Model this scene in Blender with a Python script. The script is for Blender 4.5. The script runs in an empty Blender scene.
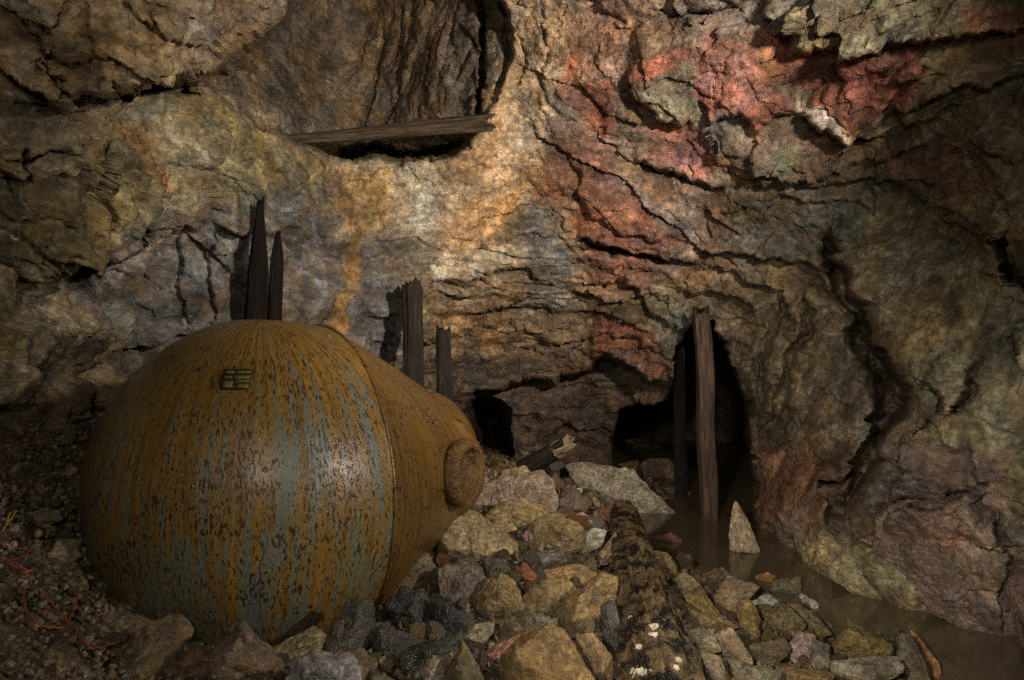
import bpy, math, random
import numpy as np
from mathutils import Vector, Matrix
random.seed(7)
RNG = np.random.default_rng(11)
F = 700.0; CX, CY = 512.0, 340.0; EYE = 1.5
C = bpy.context.scene.collection

def P(px, py, d):
    return np.array([(px-CX)/F*d, d, EYE-(py-CY)/F*d])

# ------------------------------------------------------------------ noise
def _h(ix, iy, iz, seed):
    h = (ix.astype(np.int64)*73856093) ^ (iy.astype(np.int64)*19349663) ^ (iz.astype(np.int64)*83492791) ^ (seed*2654435)
    h = h & 0xffffffff
    h = ((h ^ (h >> 15))*2246822519) & 0xffffffff
    h = ((h ^ (h >> 13))*3266489917) & 0xffffffff
    return (h ^ (h >> 16)) & 0xffffffff
def h01(ix, iy, iz, seed):
    return _h(ix, iy, iz, seed)/4294967296.0
_G = RNG.normal(size=(256, 3)); _G /= np.linalg.norm(_G, axis=1)[:, None]
def perlin(p, seed=0):
    p = np.asarray(p, float)
    i = np.floor(p).astype(np.int64); f = p-i
    u = f*f*f*(f*(f*6-15)+10)
    r = 0
    for dx in (0, 1):
        for dy in (0, 1):
            for dz in (0, 1):
                g = _G[_h(i[:, 0]+dx, i[:, 1]+dy, i[:, 2]+dz, seed) & 255]
                w = (u[:, 0] if dx else 1-u[:, 0])*(u[:, 1] if dy else 1-u[:, 1])*(u[:, 2] if dz else 1-u[:, 2])
                r = r + w*(g[:, 0]*(f[:, 0]-dx)+g[:, 1]*(f[:, 1]-dy)+g[:, 2]*(f[:, 2]-dz))
    return r*1.5
def fbm(p, seed=0, octs=4, gain=.5, ridged=False):
    r = 0; a = 1.
    for k in range(octs):
        n = perlin(p*(2.03**k)+k*13.7, seed+k)
        r = r+a*((.5-np.abs(n))*1.0 if ridged else n); a *= gain
    return r
def facets(p, seed=0, tilt=.6, step=.35):
    """planar rock facets: every voronoi cell is a tilted plane with its own height"""
    i = np.floor(p).astype(np.int64)
    best = np.full(len(p), 1e9); val = np.zeros(len(p)); sec = np.full(len(p), 1e9)
    for dx in (-1, 0, 1):
        for dy in (-1, 0, 1):
            for dz in (-1, 0, 1):
                c = i+np.array([dx, dy, dz])
                q = np.stack([h01(c[:, 0], c[:, 1], c[:, 2], seed+k) for k in (1, 2, 3)], 1)
                d = p-(c+q); dd = (d*d).sum(1)
                g = _G[_h(c[:, 0], c[:, 1], c[:, 2], seed+9) & 255]
                v = (d*g).sum(1)*tilt+(h01(c[:, 0], c[:, 1], c[:, 2], seed+5)-.5)*step
                m = dd < best
                sec = np.where(m, best, np.minimum(sec, dd))
                val = np.where(m, v, val); best = np.where(m, dd, best)
    return val, np.sqrt(sec)-np.sqrt(best)

# ------------------------------------------------------------------ mesh helpers
def mesh_obj(name, verts, faces, mat=None, parent=None, smooth=True, col=None):
    me = bpy.data.meshes.new(name)
    if isinstance(faces, np.ndarray):
        n = len(faces); k = faces.shape[1]
        me.vertices.add(len(verts)); me.vertices.foreach_set('co', np.asarray(verts, np.float32).ravel())
        me.loops.add(n*k); me.loops.foreach_set('vertex_index', faces.astype(np.int32).ravel())
        me.polygons.add(n)
        me.polygons.foreach_set('loop_start', np.arange(0, n*k, k, dtype=np.int32))
        me.polygons.foreach_set('loop_total', np.full(n, k, np.int32))
        me.update(calc_edges=True)
    else:
        me.from_pydata([tuple(v) for v in verts], [], faces)
    if smooth:
        me.polygons.foreach_set('use_smooth', np.ones(len(me.polygons), bool))
    if col is not None:
        a = me.color_attributes.new('pigment_shade', 'FLOAT_COLOR', 'POINT')
        a.data.foreach_set('color', np.concatenate([col, np.ones((len(col), 1))], 1).astype(np.float32).ravel())
    me.validate(); me.update()
    o = bpy.data.objects.new(name, me); C.objects.link(o)
    if mat: me.materials.append(mat)
    if parent: o.parent = parent
    return o
def tag(o, label=None, cat=None, group=None, kind=None):
    if label: o['label'] = label
    if cat: o['category'] = cat
    if group: o['group'] = group
    if kind: o['kind'] = kind
    return o
def empty(name, loc, label, cat, group=None):
    o = bpy.data.objects.new(name, None); C.objects.link(o); o.location = loc; o.empty_display_size = .1
    return tag(o, label, cat, group)
def local(verts, root):
    return np.asarray(verts)-np.array(root.location)

_ico = {}
def ico(n):
    if n in _ico: return _ico[n]
    t = (1+5**.5)/2
    v = [(-1, t, 0), (1, t, 0), (-1, -t, 0), (1, -t, 0), (0, -1, t), (0, 1, t), (0, -1, -t), (0, 1, -t), (t, 0, -1), (t, 0, 1), (-t, 0, -1), (-t, 0, 1)]
    v = [np.array(a)/np.linalg.norm(a) for a in v]
    f = [(0, 11, 5), (0, 5, 1), (0, 1, 7), (0, 7, 10), (0, 10, 11), (1, 5, 9), (5, 11, 4), (11, 10, 2), (10, 7, 6), (7, 1, 8), (3, 9, 4), (3, 4, 2), (3, 2, 6), (3, 6, 8), (3, 8, 9), (4, 9, 5), (2, 4, 11), (6, 2, 10), (8, 6, 7), (9, 8, 1)]
    for _ in range(n):
        cache = {}; nf = []
        def mid(a, b):
            k = (min(a, b), max(a, b))
            if k not in cache:
                m = v[a]+v[b]; v.append(m/np.linalg.norm(m)); cache[k] = len(v)-1
            return cache[k]
        for a, b, c in f:
            x, y, z = mid(a, b), mid(b, c), mid(c, a)
            nf += [(a, x, z), (b, y, x), (c, z, y), (x, y, z)]
        f = nf
    _ico[n] = (np.array(v), np.array(f)); return _ico[n]

def plane_rock(planes, size, sub=4, p=22, seed=0, amp=.05, rough=1.0):
    """closed rock body: intersection of half spaces, chipped and roughened"""
    U, Fc = ico(sub)
    N = np.array([q[0] for q in planes]); D = np.array([q[1] for q in planes])
    dots = np.maximum(U@N.T, 1e-4)
    r = ((dots/D)**p).sum(1)**(-1./p)
    r = np.minimum(r, size*2.2)
    V = U*r[:, None]
    q = V/size
    fv, fe = facets(q*1.7+seed*3.1, seed, .5, .3)
    fv2, fe2 = facets(q*4.2+seed*1.3, seed+5, .5, .3)
    n = fbm(q*2.2+seed, seed, 4, .55)*.8
    disp = size*amp*(fv*1.6+fv2*.6+n*rough)
    return V*(1+disp/np.maximum(r, size*.25))[:, None], Fc

# ------------------------------------------------------------------ materials
def new_mat(name):
    m = bpy.data.materials.new(name); m.use_nodes = True
    nt = m.node_tree; nt.nodes.clear()
    return m, nt
class NT:
    def __init__(s, nt): s.nt = nt
    def n(s, t, **k):
        o = s.nt.nodes.new(t)
        for a, b in k.items():
            if a in o.inputs.keys() if not hasattr(o, a) else False: pass
            setattr(o, a, b)
        return o
    def l(s, a, b): s.nt.links.new(a, b)
    def noise(s, vec, scale, detail=6, rough=.6, dist=0., lac=2.):
        o = s.n('ShaderNodeTexNoise'); o.inputs['Scale'].default_value = scale; o.inputs['Detail'].default_value = detail
        o.inputs['Roughness'].default_value = rough; o.inputs['Distortion'].default_value = dist
        s.l(vec, o.inputs['Vector']); return o.outputs['Fac']
    def ramp(s, fac, stops):
        o = s.n('ShaderNodeValToRGB'); e = o.color_ramp.elements
        while len(e) < len(stops): e.new(.5)
        for k, (p, c) in enumerate(stops):
            e[k].position = p; e[k].color = (c, c, c, 1) if isinstance(c, (int, float)) else (*c, 1)
        s.l(fac, o.inputs['Fac']); return o.outputs['Color']
    def mix(s, fac, a, b, mode='MIX'):
        o = s.n('ShaderNodeMix', data_type='RGBA', blend_type=mode)
        for sock, v in ((o.inputs[0], fac), (o.inputs[6], a), (o.inputs[7], b)):
            if isinstance(v, (int, float)): sock.default_value = v
            elif isinstance(v, tuple): sock.default_value = (*v, 1)
            else: s.l(v, sock)
        return o.outputs[2]
    def math(s, op, a, b=0., clamp=False):
        o = s.n('ShaderNodeMath', operation=op, use_clamp=clamp)
        for sock, v in ((o.inputs[0], a), (o.inputs[1], b)):
            if isinstance(v, (int, float)): sock.default_value = v
            else: s.l(v, sock)
        return o.outputs[0]
    def mapping(s, vec, scale=(1, 1, 1), loc=(0, 0, 0), rot=(0, 0, 0)):
        o = s.n('ShaderNodeMapping'); o.inputs['Scale'].default_value = scale; o.inputs['Location'].default_value = loc; o.inputs['Rotation'].default_value = rot
        s.l(vec, o.inputs['Vector']); return o.outputs[0]
    def bump(s, h, strength, dist, normal=None):
        o = s.n('ShaderNodeBump'); o.inputs['Strength'].default_value = strength; o.inputs['Distance'].default_value = dist
        s.l(h, o.inputs['Height'])
        if normal: s.l(normal, o.inputs['Normal'])
        return o.outputs[0]
    def out(s, color, rough, normal=None, spec=.5, coat=0., metal=0.):
        b = s.n('ShaderNodeBsdfPrincipled'); o = s.n('ShaderNodeOutputMaterial')
        for k, v in (('Base Color', color), ('Roughness', rough), ('Metallic', metal), ('Specular IOR Level', spec), ('Coat Weight', coat)):
            if isinstance(v, (int, float)): b.inputs[k].default_value = v
            elif isinstance(v, tuple): b.inputs[k].default_value = (*v, 1)
            else: s.l(v, b.inputs[k])
        b.inputs['Coat Roughness'].default_value = .15
        if normal: s.l(normal, b.inputs['Normal'])
        s.l(b.outputs[0], o.inputs[0]); return b

def rock_mat(name, source, scale=1., wet=.5, stain=(.30, .17, .045), stain_amt=.5, fleck=.35, bump=1., coat=0.):
    m, nt = new_mat(name); g = NT(nt)
    tc = g.n('ShaderNodeTexCoord').outputs['Object']
    if source == 'object':
        oi = g.n('ShaderNodeObjectInfo'); base = oi.outputs['Color']
        add = g.n('ShaderNodeVectorMath', operation='ADD'); sc = g.n('ShaderNodeVectorMath', operation='SCALE')
        cmb = g.n('ShaderNodeCombineXYZ')
        for k in range(3): g.l(oi.outputs['Random'], cmb.inputs[k])
        g.l(cmb.outputs[0], sc.inputs[0]); sc.inputs['Scale'].default_value = 37.
        g.l(tc, add.inputs[0]); g.l(sc.outputs[0], add.inputs[1]); vec = add.outputs[0]
    else:
        at = g.n('ShaderNodeAttribute', attribute_name='pigment_shade'); base = at.outputs['Color']; vec = tc
    n1 = g.noise(vec, 5*scale, 9, .7, .3)
    n2 = g.noise(vec, 23*scale, 8, .7, .3)
    n3 = g.noise(g.mapping(vec, (1, 1, 2.6), rot=(.3, .5, 0)), 9*scale, 10, .72, .25)
    v = g.ramp(n2, [(.36, .35), (.5, 1.0), (.64, 1.8)])
    c = g.mix(.85, base, v, 'MULTIPLY')
    v = g.ramp(n3, [(.32, .45), (.5, 1.0), (.68, 1.6)])
    c = g.mix(.7, c, v, 'MULTIPLY')
    c = g.mix(g.math('MULTIPLY', g.ramp(n1, [(.50, 0.), (.58, 1.)]), stain_amt), c, stain)
    c = g.mix(.75, c, g.ramp(g.noise(g.mapping(vec, loc=(5, 3, 1)), 3.2*scale, 9, .72, .3), [(.36, .40), (.5, 1.), (.64, 1.7)]), 'MULTIPLY')
    n4 = g.noise(vec, 60*scale, 5, .75, .0)
    c = g.mix(g.math('MULTIPLY', g.ramp(g.math('MULTIPLY', n4, n3), [(.33, 0.), (.42, 1.)]), fleck), c, (.55, .5, .42))
    # small dark fissures
    vo = g.n('ShaderNodeTexVoronoi', feature='DISTANCE_TO_EDGE'); vo.inputs['Scale'].default_value = 7*scale
    dv = g.n('ShaderNodeVectorMath', operation='ADD'); nn = g.n('ShaderNodeTexNoise'); nn.inputs['Scale'].default_value = 6*scale; nn.inputs['Detail'].default_value = 5
    g.l(vec, nn.inputs['Vector']); sv = g.n('ShaderNodeVectorMath', operation='SCALE'); sv.inputs['Scale'].default_value = .35/scale
    g.l(nn.outputs['Color'], sv.inputs[0]); g.l(vec, dv.inputs[0]); g.l(sv.outputs[0], dv.inputs[1]); g.l(dv.outputs[0], vo.inputs['Vector'])
    fis = g.ramp(vo.outputs['Distance'], [(0., 0.), (.035, 1.)])
    h = g.math('ADD', g.math('MULTIPLY', n2, .5), g.math('MULTIPLY', n3, .9))
    h = g.math('ADD', h, g.math('MULTIPLY', n4, .2))
    h = g.math('ADD', h, g.math('MULTIPLY', fis, .10))
    nb = g.bump(h, .85*bump, .04/scale)
    r = g.ramp(g.noise(vec, 6*scale, 8, .75), [(.36, .50-.40*wet), (.62, .80-.3*wet)])
    b = g.out(c, r, nb, .5, coat); b.inputs['Coat Roughness'].default_value = .28; g.l(nb, b.inputs['Coat Normal'])
    return m

M = {}
M['wall'] = rock_mat('cave_rock', 'pigment_shade', 1., .55, (.27, .15, .05), .30, .35, 1.0, .28)
M['rock'] = rock_mat('loose_rock', 'object', 2.2, .6, (.20, .12, .035), .55, .4, 1.2, .35)
M['slate'] = rock_mat('dark_wet_slate', 'object', 2.0, .8, (.07, .05, .02), .3, .06, .8, .3)
M['ground'] = rock_mat('rubble_ground', 'pigment_shade', 3., .6, (.15, .09, .03), .5, .3, 1.3)

def wood_mat(name, dark, light, stain, scale=1., spec=.4):
    m, nt = new_mat(name); g = NT(nt)
    tc = g.n('ShaderNodeTexCoord').outputs['Object']
    st = g.mapping(tc, (1, 1, .07))
    a = g.noise(st, 40*scale, 8, .7, .4); b = g.noise(st, 14*scale, 6, .6, .8); d = g.noise(tc, 4*scale, 6, .6)
    c = g.mix(g.ramp(a, [(.38, 0.), (.66, 1.)]), dark, light)
    c = g.mix(g.ramp(d, [(.5, 0.), (.62, .8)]), c, stain)
    h = g.math('ADD', a, g.math('MULTIPLY', b, 1.2))
    g.out(c, g.ramp(d, [(.4, .4), (.6, .8)]), g.bump(h, 1., .03), spec)
    return m
M['wood_black'] = wood_mat('charred_wood', (.002, .002, .002), (.010, .006, .004), (.012, .006, .003), spec=.15)
M['wood_dark'] = wood_mat('old_dark_wood', (.007, .005, .004), (.042, .027, .017), (.02, .013, .008))
M['wood_prop'] = wood_mat('prop_wood', (.035, .022, .016), (.22, .14, .10), (.08, .055, .06))
M['wood_mossy'] = wood_mat('mossy_beam_wood', (.02, .014, .009), (.15, .11, .065), (.05, .035, .015))
M['wood_broken'] = wood_mat('freshly_broken_wood', (.14, .10, .06), (.42, .34, .22), (.30, .20, .08))
M['bark_'] = rock_mat('rotten_bark', 'object', 3., .6, (.13, .085, .03), .7, .25, 1.8)
def plain(name, col, rough=.5, bump=.3, sc=30, spec=.5):
    m, nt = new_mat(name); g = NT(nt); tc = g.n('ShaderNodeTexCoord').outputs['Object']
    n = g.noise(tc, sc, 6, .65)
    g.out(g.mix(g.ramp(n, [(.3, .55), (.7, 1.3)]), (0, 0, 0), col) if False else g.mix(.7, col, g.ramp(n, [(.3, .5), (.7, 1.4)]), 'MULTIPLY'), rough, g.bump(n, bump, .01), spec)
    return m
M['fungus'] = plain('white_fungus', (.46, .40, .29), .7)
M['wire_red'] = plain('red_wire', (.24, .05, .025), .45, .1)
M['wire_yellow'] = plain('yellow_wire', (.35, .25, .03), .5, .1)
M['hole'] = plain('black_port_cover', (.02, .012, .006), .6)
M['calcite'] = rock_mat('calcite_crust', 'object', 4., .6, (.45, .28, .10), .6, .6, 1.2)

def bark_mat():
    m, nt = new_mat('rotten_bark'); g = NT(nt); tc = g.n('ShaderNodeTexCoord').outputs['Object']
    a = g.noise(tc, 7, 8, .7, .3); b = g.noise(g.mapping(tc, (1, 1, .35)), 28, 8, .72, .3); f = g.noise(tc, 90, 4, .7)
    c = g.mix(g.ramp(b, [(.38, 0.), (.62, 1.)]), (.05, .03, .012), (.30, .195, .085))
    c = g.mix(g.ramp(a, [(.47, 0.), (.54, 1.)]), c, (.012, .010, .008))
    c = g.mix(g.math('MULTIPLY', g.ramp(f, [(.62, 0.), (.68, 1.)]), .6), c, (.45, .38, .25))
    h = g.math('ADD', g.math('MULTIPLY', b, 1.), g.math('MULTIPLY', a, .8))
    h = g.math('ADD', h, g.math('MULTIPLY', f, .25))
    g.out(c, g.ramp(a, [(.4, .75), (.56, .3)]), g.bump(h, 1., .035), .5)
    return m
M['bark'] = bark_mat()
# rusted paint of the vessel; drips run straight down around the shell
def vessel_mat(name, heavy):
    m, nt = new_mat(name); g = NT(nt)
    tc = g.n('ShaderNodeTexCoord').outputs['Object']
    sp = g.n('ShaderNodeSeparateXYZ'); g.l(tc, sp.inputs[0])
    ang = g.math('ARCTAN2', sp.outputs[0], g.math('MULTIPLY', sp.outputs[1], -1.))
    cb = g.n('ShaderNodeCombineXYZ'); g.l(g.math('MULTIPLY', ang, .75), cb.inputs[0]); g.l(sp.outputs[2], cb.inputs[2])
    drip = cb.outputs[0]
    streak = g.noise(g.mapping(drip, (1, 1, .05)), 34, 6, .65, .1)
    streak2 = g.noise(g.mapping(drip, (1, 1, .10)), 9, 5, .6, .2)
    patch = g.noise(tc, 3.0, 7, .65, .4)
    fleckn = g.noise(g.mapping(drip, (1, 1, .40)), 92, 5, .62, .2)
    fleckb = g.noise(g.mapping(drip, (1, 1, .38)), 44, 6, .65, .3)
    fine = g.noise(tc, 120, 4, .7)
    och = g.mix(g.ramp(streak, [(.3, 0.), (.7, 1.)]), (.085, .045, .010), (.30, .165, .028))
    och = g.mix(g.ramp(patch, [(.4, .0), (.65, .6)]), och, (.15, .085, .015))
    if heavy: och = g.mix(1., och, (.62, .60, .58), 'MULTIPLY')
    blue = g.mix(g.ramp(streak2, [(.35, 0.), (.6, 1.)]), (.105, .125, .125), (.14, .135, .07))
    s = g.math('ADD', g.math('MULTIPLY', g.noise(g.mapping(drip, (1, 1, .08)), 26, 6, .7, .1), .85), g.math('MULTIPLY', g.noise(g.mapping(drip, (1, 1, .3)), 4.5, 5, .6, .1), .45))
    s = g.math('ADD', s, g.math('MULTIPLY', sp.outputs[2], -.07))
    bl = g.ramp(s, [(.655, 0.), (.70, 1.)] if not heavy else [(.8, 0.), (.9, .4)])
    c = g.mix(bl, och, blue)
    dens = g.math('MULTIPLY', g.math('SUBTRACT', g.noise(tc, 5, 4, .6), .5), .28)
    dk = g.ramp(g.math('ADD', fleckn, dens), [(.555, 0.), (.60, 1.)])
    dk2 = g.ramp(fleckb, [(.60, 0.), (.63, 1.)])
    dkm = g.math('MAXIMUM', dk, dk2)
    c = g.mix(g.math('MULTIPLY', dkm, .93), c, (.022, .009, .003))
    c = g.mix(.6, c, g.ramp(fine, [(.3, .5), (.7, 1.5)]), 'MULTIPLY')
    h = g.math('ADD', g.math('MULTIPLY', dkm, .8), g.math('MULTIPLY', fine, .35))
    h = g.math('ADD', h, g.math('MULTIPLY', g.noise(tc, 28, 5, .6), .8))
    b = g.out(c, g.ramp(g.noise(tc, 14, 5, .6), [(.35, .28), (.65, .5)]), g.bump(h, .6, .008), .5, .28)
    b.inputs['Coat Roughness'].default_value = .22; g.l(g.bump(h, .25, .006), b.inputs['Coat Normal'])
    return m
M['vessel'] = vessel_mat('rusty_painted_iron', False)
M['vessel_end'] = vessel_mat('heavily_rusted_iron', True)
M['vessel_rust'] = rock_mat('flaking_rust', 'object', 4., .7, (.10, .05, .012), .7, .1, 1.4)
M['plate'] = plain('stained_brass_plate', (.13, .105, .022), .5, .3, 60)

# water
m, nt = new_mat('murky_water'); g = NT(nt)
tc = g.n('ShaderNodeTexCoord').outputs['Object']
g.out(g.mix(g.noise(tc, 2.2, 4, .6), (.10, .076, .045), (.15, .115, .07)), .11,
      g.bump(g.noise(tc, 7, 3, .5), .10, .02), .55)
M['water'] = m

# ------------------------------------------------------------------ interpolation from surveyed points
class Rbf:
    def __init__(s, pts, vals, scale, lam=1e-3, kind='tps'):
        s.p = np.array(pts, float)/scale; s.s = scale
        n = len(s.p); d = np.sqrt(((s.p[:, None]-s.p[None])**2).sum(2))
        A = s.k(d)+lam*np.eye(n)
        Q = np.concatenate([np.ones((n, 1)), s.p], 1)
        K = np.block([[A, Q], [Q.T, np.zeros((3, 3))]])
        s.w = np.linalg.solve(K, np.concatenate([vals, np.zeros(3)]))
    def k(s, d): return d*d*np.log(d*d+1e-9)*.5
    def __call__(s, q):
        q = np.asarray(q, float)/s.s; out = np.zeros(len(q))
        for a in range(0, len(q), 60000):
            b = q[a:a+60000]
            d = np.sqrt(((b[:, None]-s.p[None])**2).sum(2))
            out[a:a+60000] = s.k(d)@s.w[:-3]+s.w[-3]+b@s.w[-2:]
        return out

# ------------------------------------------------------------------ ground relief
FL = [(0,430,3.2),(40,425,3.5),(90,410,4.0),(20,520,2.7),(60,560,2.6),(100,600,2.6),(30,640,2.15),(0,680,1.9),(150,640,2.5),
      (160,680,2.3),(250,670,2.35),(330,670,2.35),(-200,520,2.2),(400,680,2.3),(450,640,2.75),(500,680,2.45),(420,600,3.05),(450,540,3.7),
      (520,600,3.15),(560,640,2.8),(520,500,4.4),(580,560,3.6),(600,600,3.1),(545,474,5.2),(600,500,4.7),(640,680,2.4),(640,620,2.95),
      (700,640,3.1),(700,600,3.6),(740,588,4.02),(785,604,3.78),(815,630,3.45),(850,650,3.25),(895,655,3.1),(680,570,4.3),(800,650,3.2),(900,672,3.0),(760,680,2.75),(860,684,2.8)]
fw = [tuple(P(*a)) for a in FL]
fw += [(-1.9,4.6,1.05),(-.9,5.2,.75),(-.35,6.0,.5),(1.6,3.3,-.15),(2.0,3.0,-.2),(1.45,4.2,-.15),(1.05,5.0,-.15),(1.2,5.9,-.12),(.95,5.6,-.08),
       (2.4,2.4,-.25),(2.4,3.4,-.15),(1.5,2.3,-.1),(1.9,2.0,-.2),(.8,7.5,.10),(1.4,8.0,-.04),(0,7.5,.2),(1.65,6.6,-.05),(.5,6.4,.22),(-.3,7.0,.3),
       (0,1,.25),(-1,1,.5),(1,1,.0),(-2.5,1,.8),(-3.2,4,1.5),(-4,2,1.4),(3.2,3,-.2),(3,6,-.1),(.6,10,.0),(2,10,0),(-2,7,.8),(1.9,5.2,-.15),(-1.2,3.2,.15),(-.8,3.6,.3)]
_fr = Rbf([(a[0], a[1]) for a in fw], np.array([a[2] for a in fw]), 1.0, .02)
def floor_z(x, y): return _fr(np.stack([np.atleast_1d(x), np.atleast_1d(y)], 1))
def hit_floor(px, py, lift=0.):
    d = np.arange(1.4, 9, .01)
    x = (px-CX)/F*d; z = EYE-(py-CY)/F*d
    f = np.maximum(floor_z(x, d), -.03)+lift
    k = np.argmax(z < f)
    return d[k] if z[k] < f[k] else 6.0

# ------------------------------------------------------------------ cave shell
# surveyed distances (px, py, metres)
SH = [(-300,-100,2.1),(-300,200,2.0),(-300,500,2.0),(-300,800,2.0),(-120,0,2.4),(-100,300,2.5),(-100,500,2.6),(-50,800,2.7),
 (0,0,2.75),(0,120,2.75),(0,220,2.85),(0,300,2.95),(20,380,3.2),(40,430,3.5),(30,520,3.6),(30,700,3.8),
 (100,20,3.05),(180,20,3.25),(250,-20,3.5),(100,160,3.2),(60,250,3.2),(110,240,3.7),(120,300,4.1),(80,350,3.75),(160,330,4.3),(160,120,3.75),(200,200,4.2),
 (180,280,4.45),(220,320,4.6),(240,120,4.5),(270,180,4.7),(300,240,4.95),(300,320,4.9),(360,180,5.4),(360,300,5.4),(420,220,5.6),(420,320,5.7),
 (400,170,5.45),(460,200,5.6),(480,160,5.45),(520,60,5.2),(520,0,5.0),(530,140,5.45),(520,210,5.9),(480,290,6.1),(540,272,6.2),(480,330,6.7),(540,320,6.8),(480,390,7.1),(540,370,7.3),
 (540,440,7.7),(480,450,7.3),(540,600,7.2),(400,440,6.3),(400,700,6.8),(200,450,5.2),(200,650,5.4),(600,410,7.6),(600,340,7.0),(600,260,6.1),(660,300,6.2),(660,350,6.5),(640,450,7.7),(640,700,7.2),
 (580,100,5.2),(580,0,4.7),(640,20,4.5),(640,90,4.9),(620,180,5.5),(660,230,5.8),(700,170,5.2),(720,60,4.4),(700,-40,4.1),(740,110,4.6),(780,80,4.35),(830,110,4.4),(760,170,4.9),
 (740,230,5.4),(720,290,5.75),(770,300,5.5),(800,20,3.9),(880,80,4.0),(860,150,4.5),(820,220,4.95),(900,20,3.6),(980,60,3.35),(940,130,3.85),(1000,170,3.4),(900,220,4.5),
 (1024,100,3.2),(1024,-60,3.1),(900,-100,3.4),(800,-100,3.7),(760,400,5.65),(765,470,5.75),(800,400,5.2),(800,470,5.2),(790,540,5.0),(835,380,4.95),(830,470,4.85),(835,555,4.45),
 (870,290,4.55),(900,300,4.25),(930,380,3.95),(900,480,4.15),(900,560,4.05),(910,602,3.95),(960,300,3.85),(1000,400,3.5),(960,480,3.7),(960,560,3.75),(1000,600,3.62),(1024,500,3.4),(1024,300,3.4),(1024,620,3.5),
 (1150,100,2.8),(1150,350,2.75),(1150,600,2.85),(1350,100,2.2),(1350,400,2.2),(1350,800,2.2),(1000,800,3.5),(850,700,4.2),(765,620,5.5),
 (0,-250,2.6),(300,-250,3.3),(520,-250,3.9),(700,-250,3.3),(1000,-300,2.6),(1350,-250,2.1),(-300,-350,2.1),(520,-420,3.0)]
# inside the stope above the beam
ST = [(180,60,4.2),(215,90,4.45),(240,40,5.0),(260,80,5.1),(280,110,5.3),(300,60,6.0),(310,120,5.9),(350,60,6.7),(350,150,6.4),(420,40,6.1),(420,150,6.0),(470,60,5.6),(500,60,5.35),
      (480,150,5.55),(300,0,6.0),(400,-100,6.3),(300,-150,5.4),(520,-100,5.3),(540,50,5.3),(460,-300,5),(250,0,5.1),(200,0,4.7)]
shell_rbf = Rbf([a[:2] for a in SH], np.log([a[2] for a in SH]), 200., .004)
stope_rbf = Rbf([a[:2] for a in ST], np.log([a[2] for a in ST]), 200., .01)

def axis_samples(lo, a, b, hi, fine, coarse):
    left = list(np.arange(lo, a, coarse)); mid = list(np.arange(a, b, fine)); right = list(np.arange(b, hi+coarse, coarse))
    return np.array(left+mid+right)
XS = axis_samples(-290, -20, 1044, 1330, 1.7, 9.)
YS = axis_samples(-330, -20, 620, 790, 1.7, 9.)
GX, GY = np.meshgrid(XS, YS); H_, W_ = GX.shape
gx, gy = GX.ravel(), GY.ravel()
z0 = np.zeros_like(gx)
def n2(s, seed, o=3, ax=1., ay=1.): return fbm(np.stack([gx/s*ax, gy/s*ay, z0+seed*7.7], 1), seed, o)
jx = gx+7*n2(40, 1, 4)+2.2*n2(9, 3); jy = gy+7*n2(40, 2, 4)+2.2*n2(9, 4)

def seg_dist(pts, X, Y):
    best = np.full(len(X), 1e9); side = np.zeros(len(X)); tt = np.zeros(len(X))
    L = [0.]
    for a, b in zip(pts[:-1], pts[1:]): L.append(L[-1]+math.hypot(b[0]-a[0], b[1]-a[1]))
    for k, (a, b) in enumerate(zip(pts[:-1], pts[1:])):
        dx, dy = b[0]-a[0], b[1]-a[1]; l2 = dx*dx+dy*dy+1e-9
        t = np.clip(((X-a[0])*dx+(Y-a[1])*dy)/l2, 0, 1)
        ex, ey = X-a[0]-t*dx, Y-a[1]-t*dy; d = np.hypot(ex, ey)
        m = d < best
        best = np.where(m, d, best); side = np.where(m, np.sign(ex*dy-ey*dx), side)
        tt = np.where(m, (L[k]+t*math.sqrt(l2))/L[-1], tt)
    return best, side, tt
def poly_sd(poly, X, Y):
    """signed distance, positive inside"""
    q = list(poly)+[poly[0]]
    d, _, _ = seg_dist(q, X, Y)
    ins = np.zeros(len(X), bool)
    for (x1, y1), (x2, y2) in zip(q[:-1], q[1:]):
        c = ((y1 > Y) != (y2 > Y)) & (X < (x2-x1)*(Y-y1)/((y2-y1) if y2 != y1 else 1e-9)+x1)
        ins ^= c
    return np.where(ins, d, -d)

STOPE = [(289,-60),(289,0),(283,17),(263,37),(247,52),(229,68),(205,80),(215,100),(245,122),(275,134),(300,144),(330,154),(360,160),(400,163),(430,158),(455,150),(472,136),(487,118),(498,98),(503,70),(506,52),(514,34),(508,14),(500,-8),(495,-60),(480,-200),(330,-200)]
HOLES = [([(470,400),(480,392),(500,397),(512,410),(515,440),(516,480),(478,485),(466,430)], 2.6, .05),
         ([(608,500),(612,462),(611,436),(618,420),(624,408),(640,400),(652,404),(662,400),(670,385),(676,350),(692,322),(712,322),(723,345),(737,372),(746,402),(753,432),(753,480),(750,540),(700,560),(640,520)], 6.0, .10)]
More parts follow.
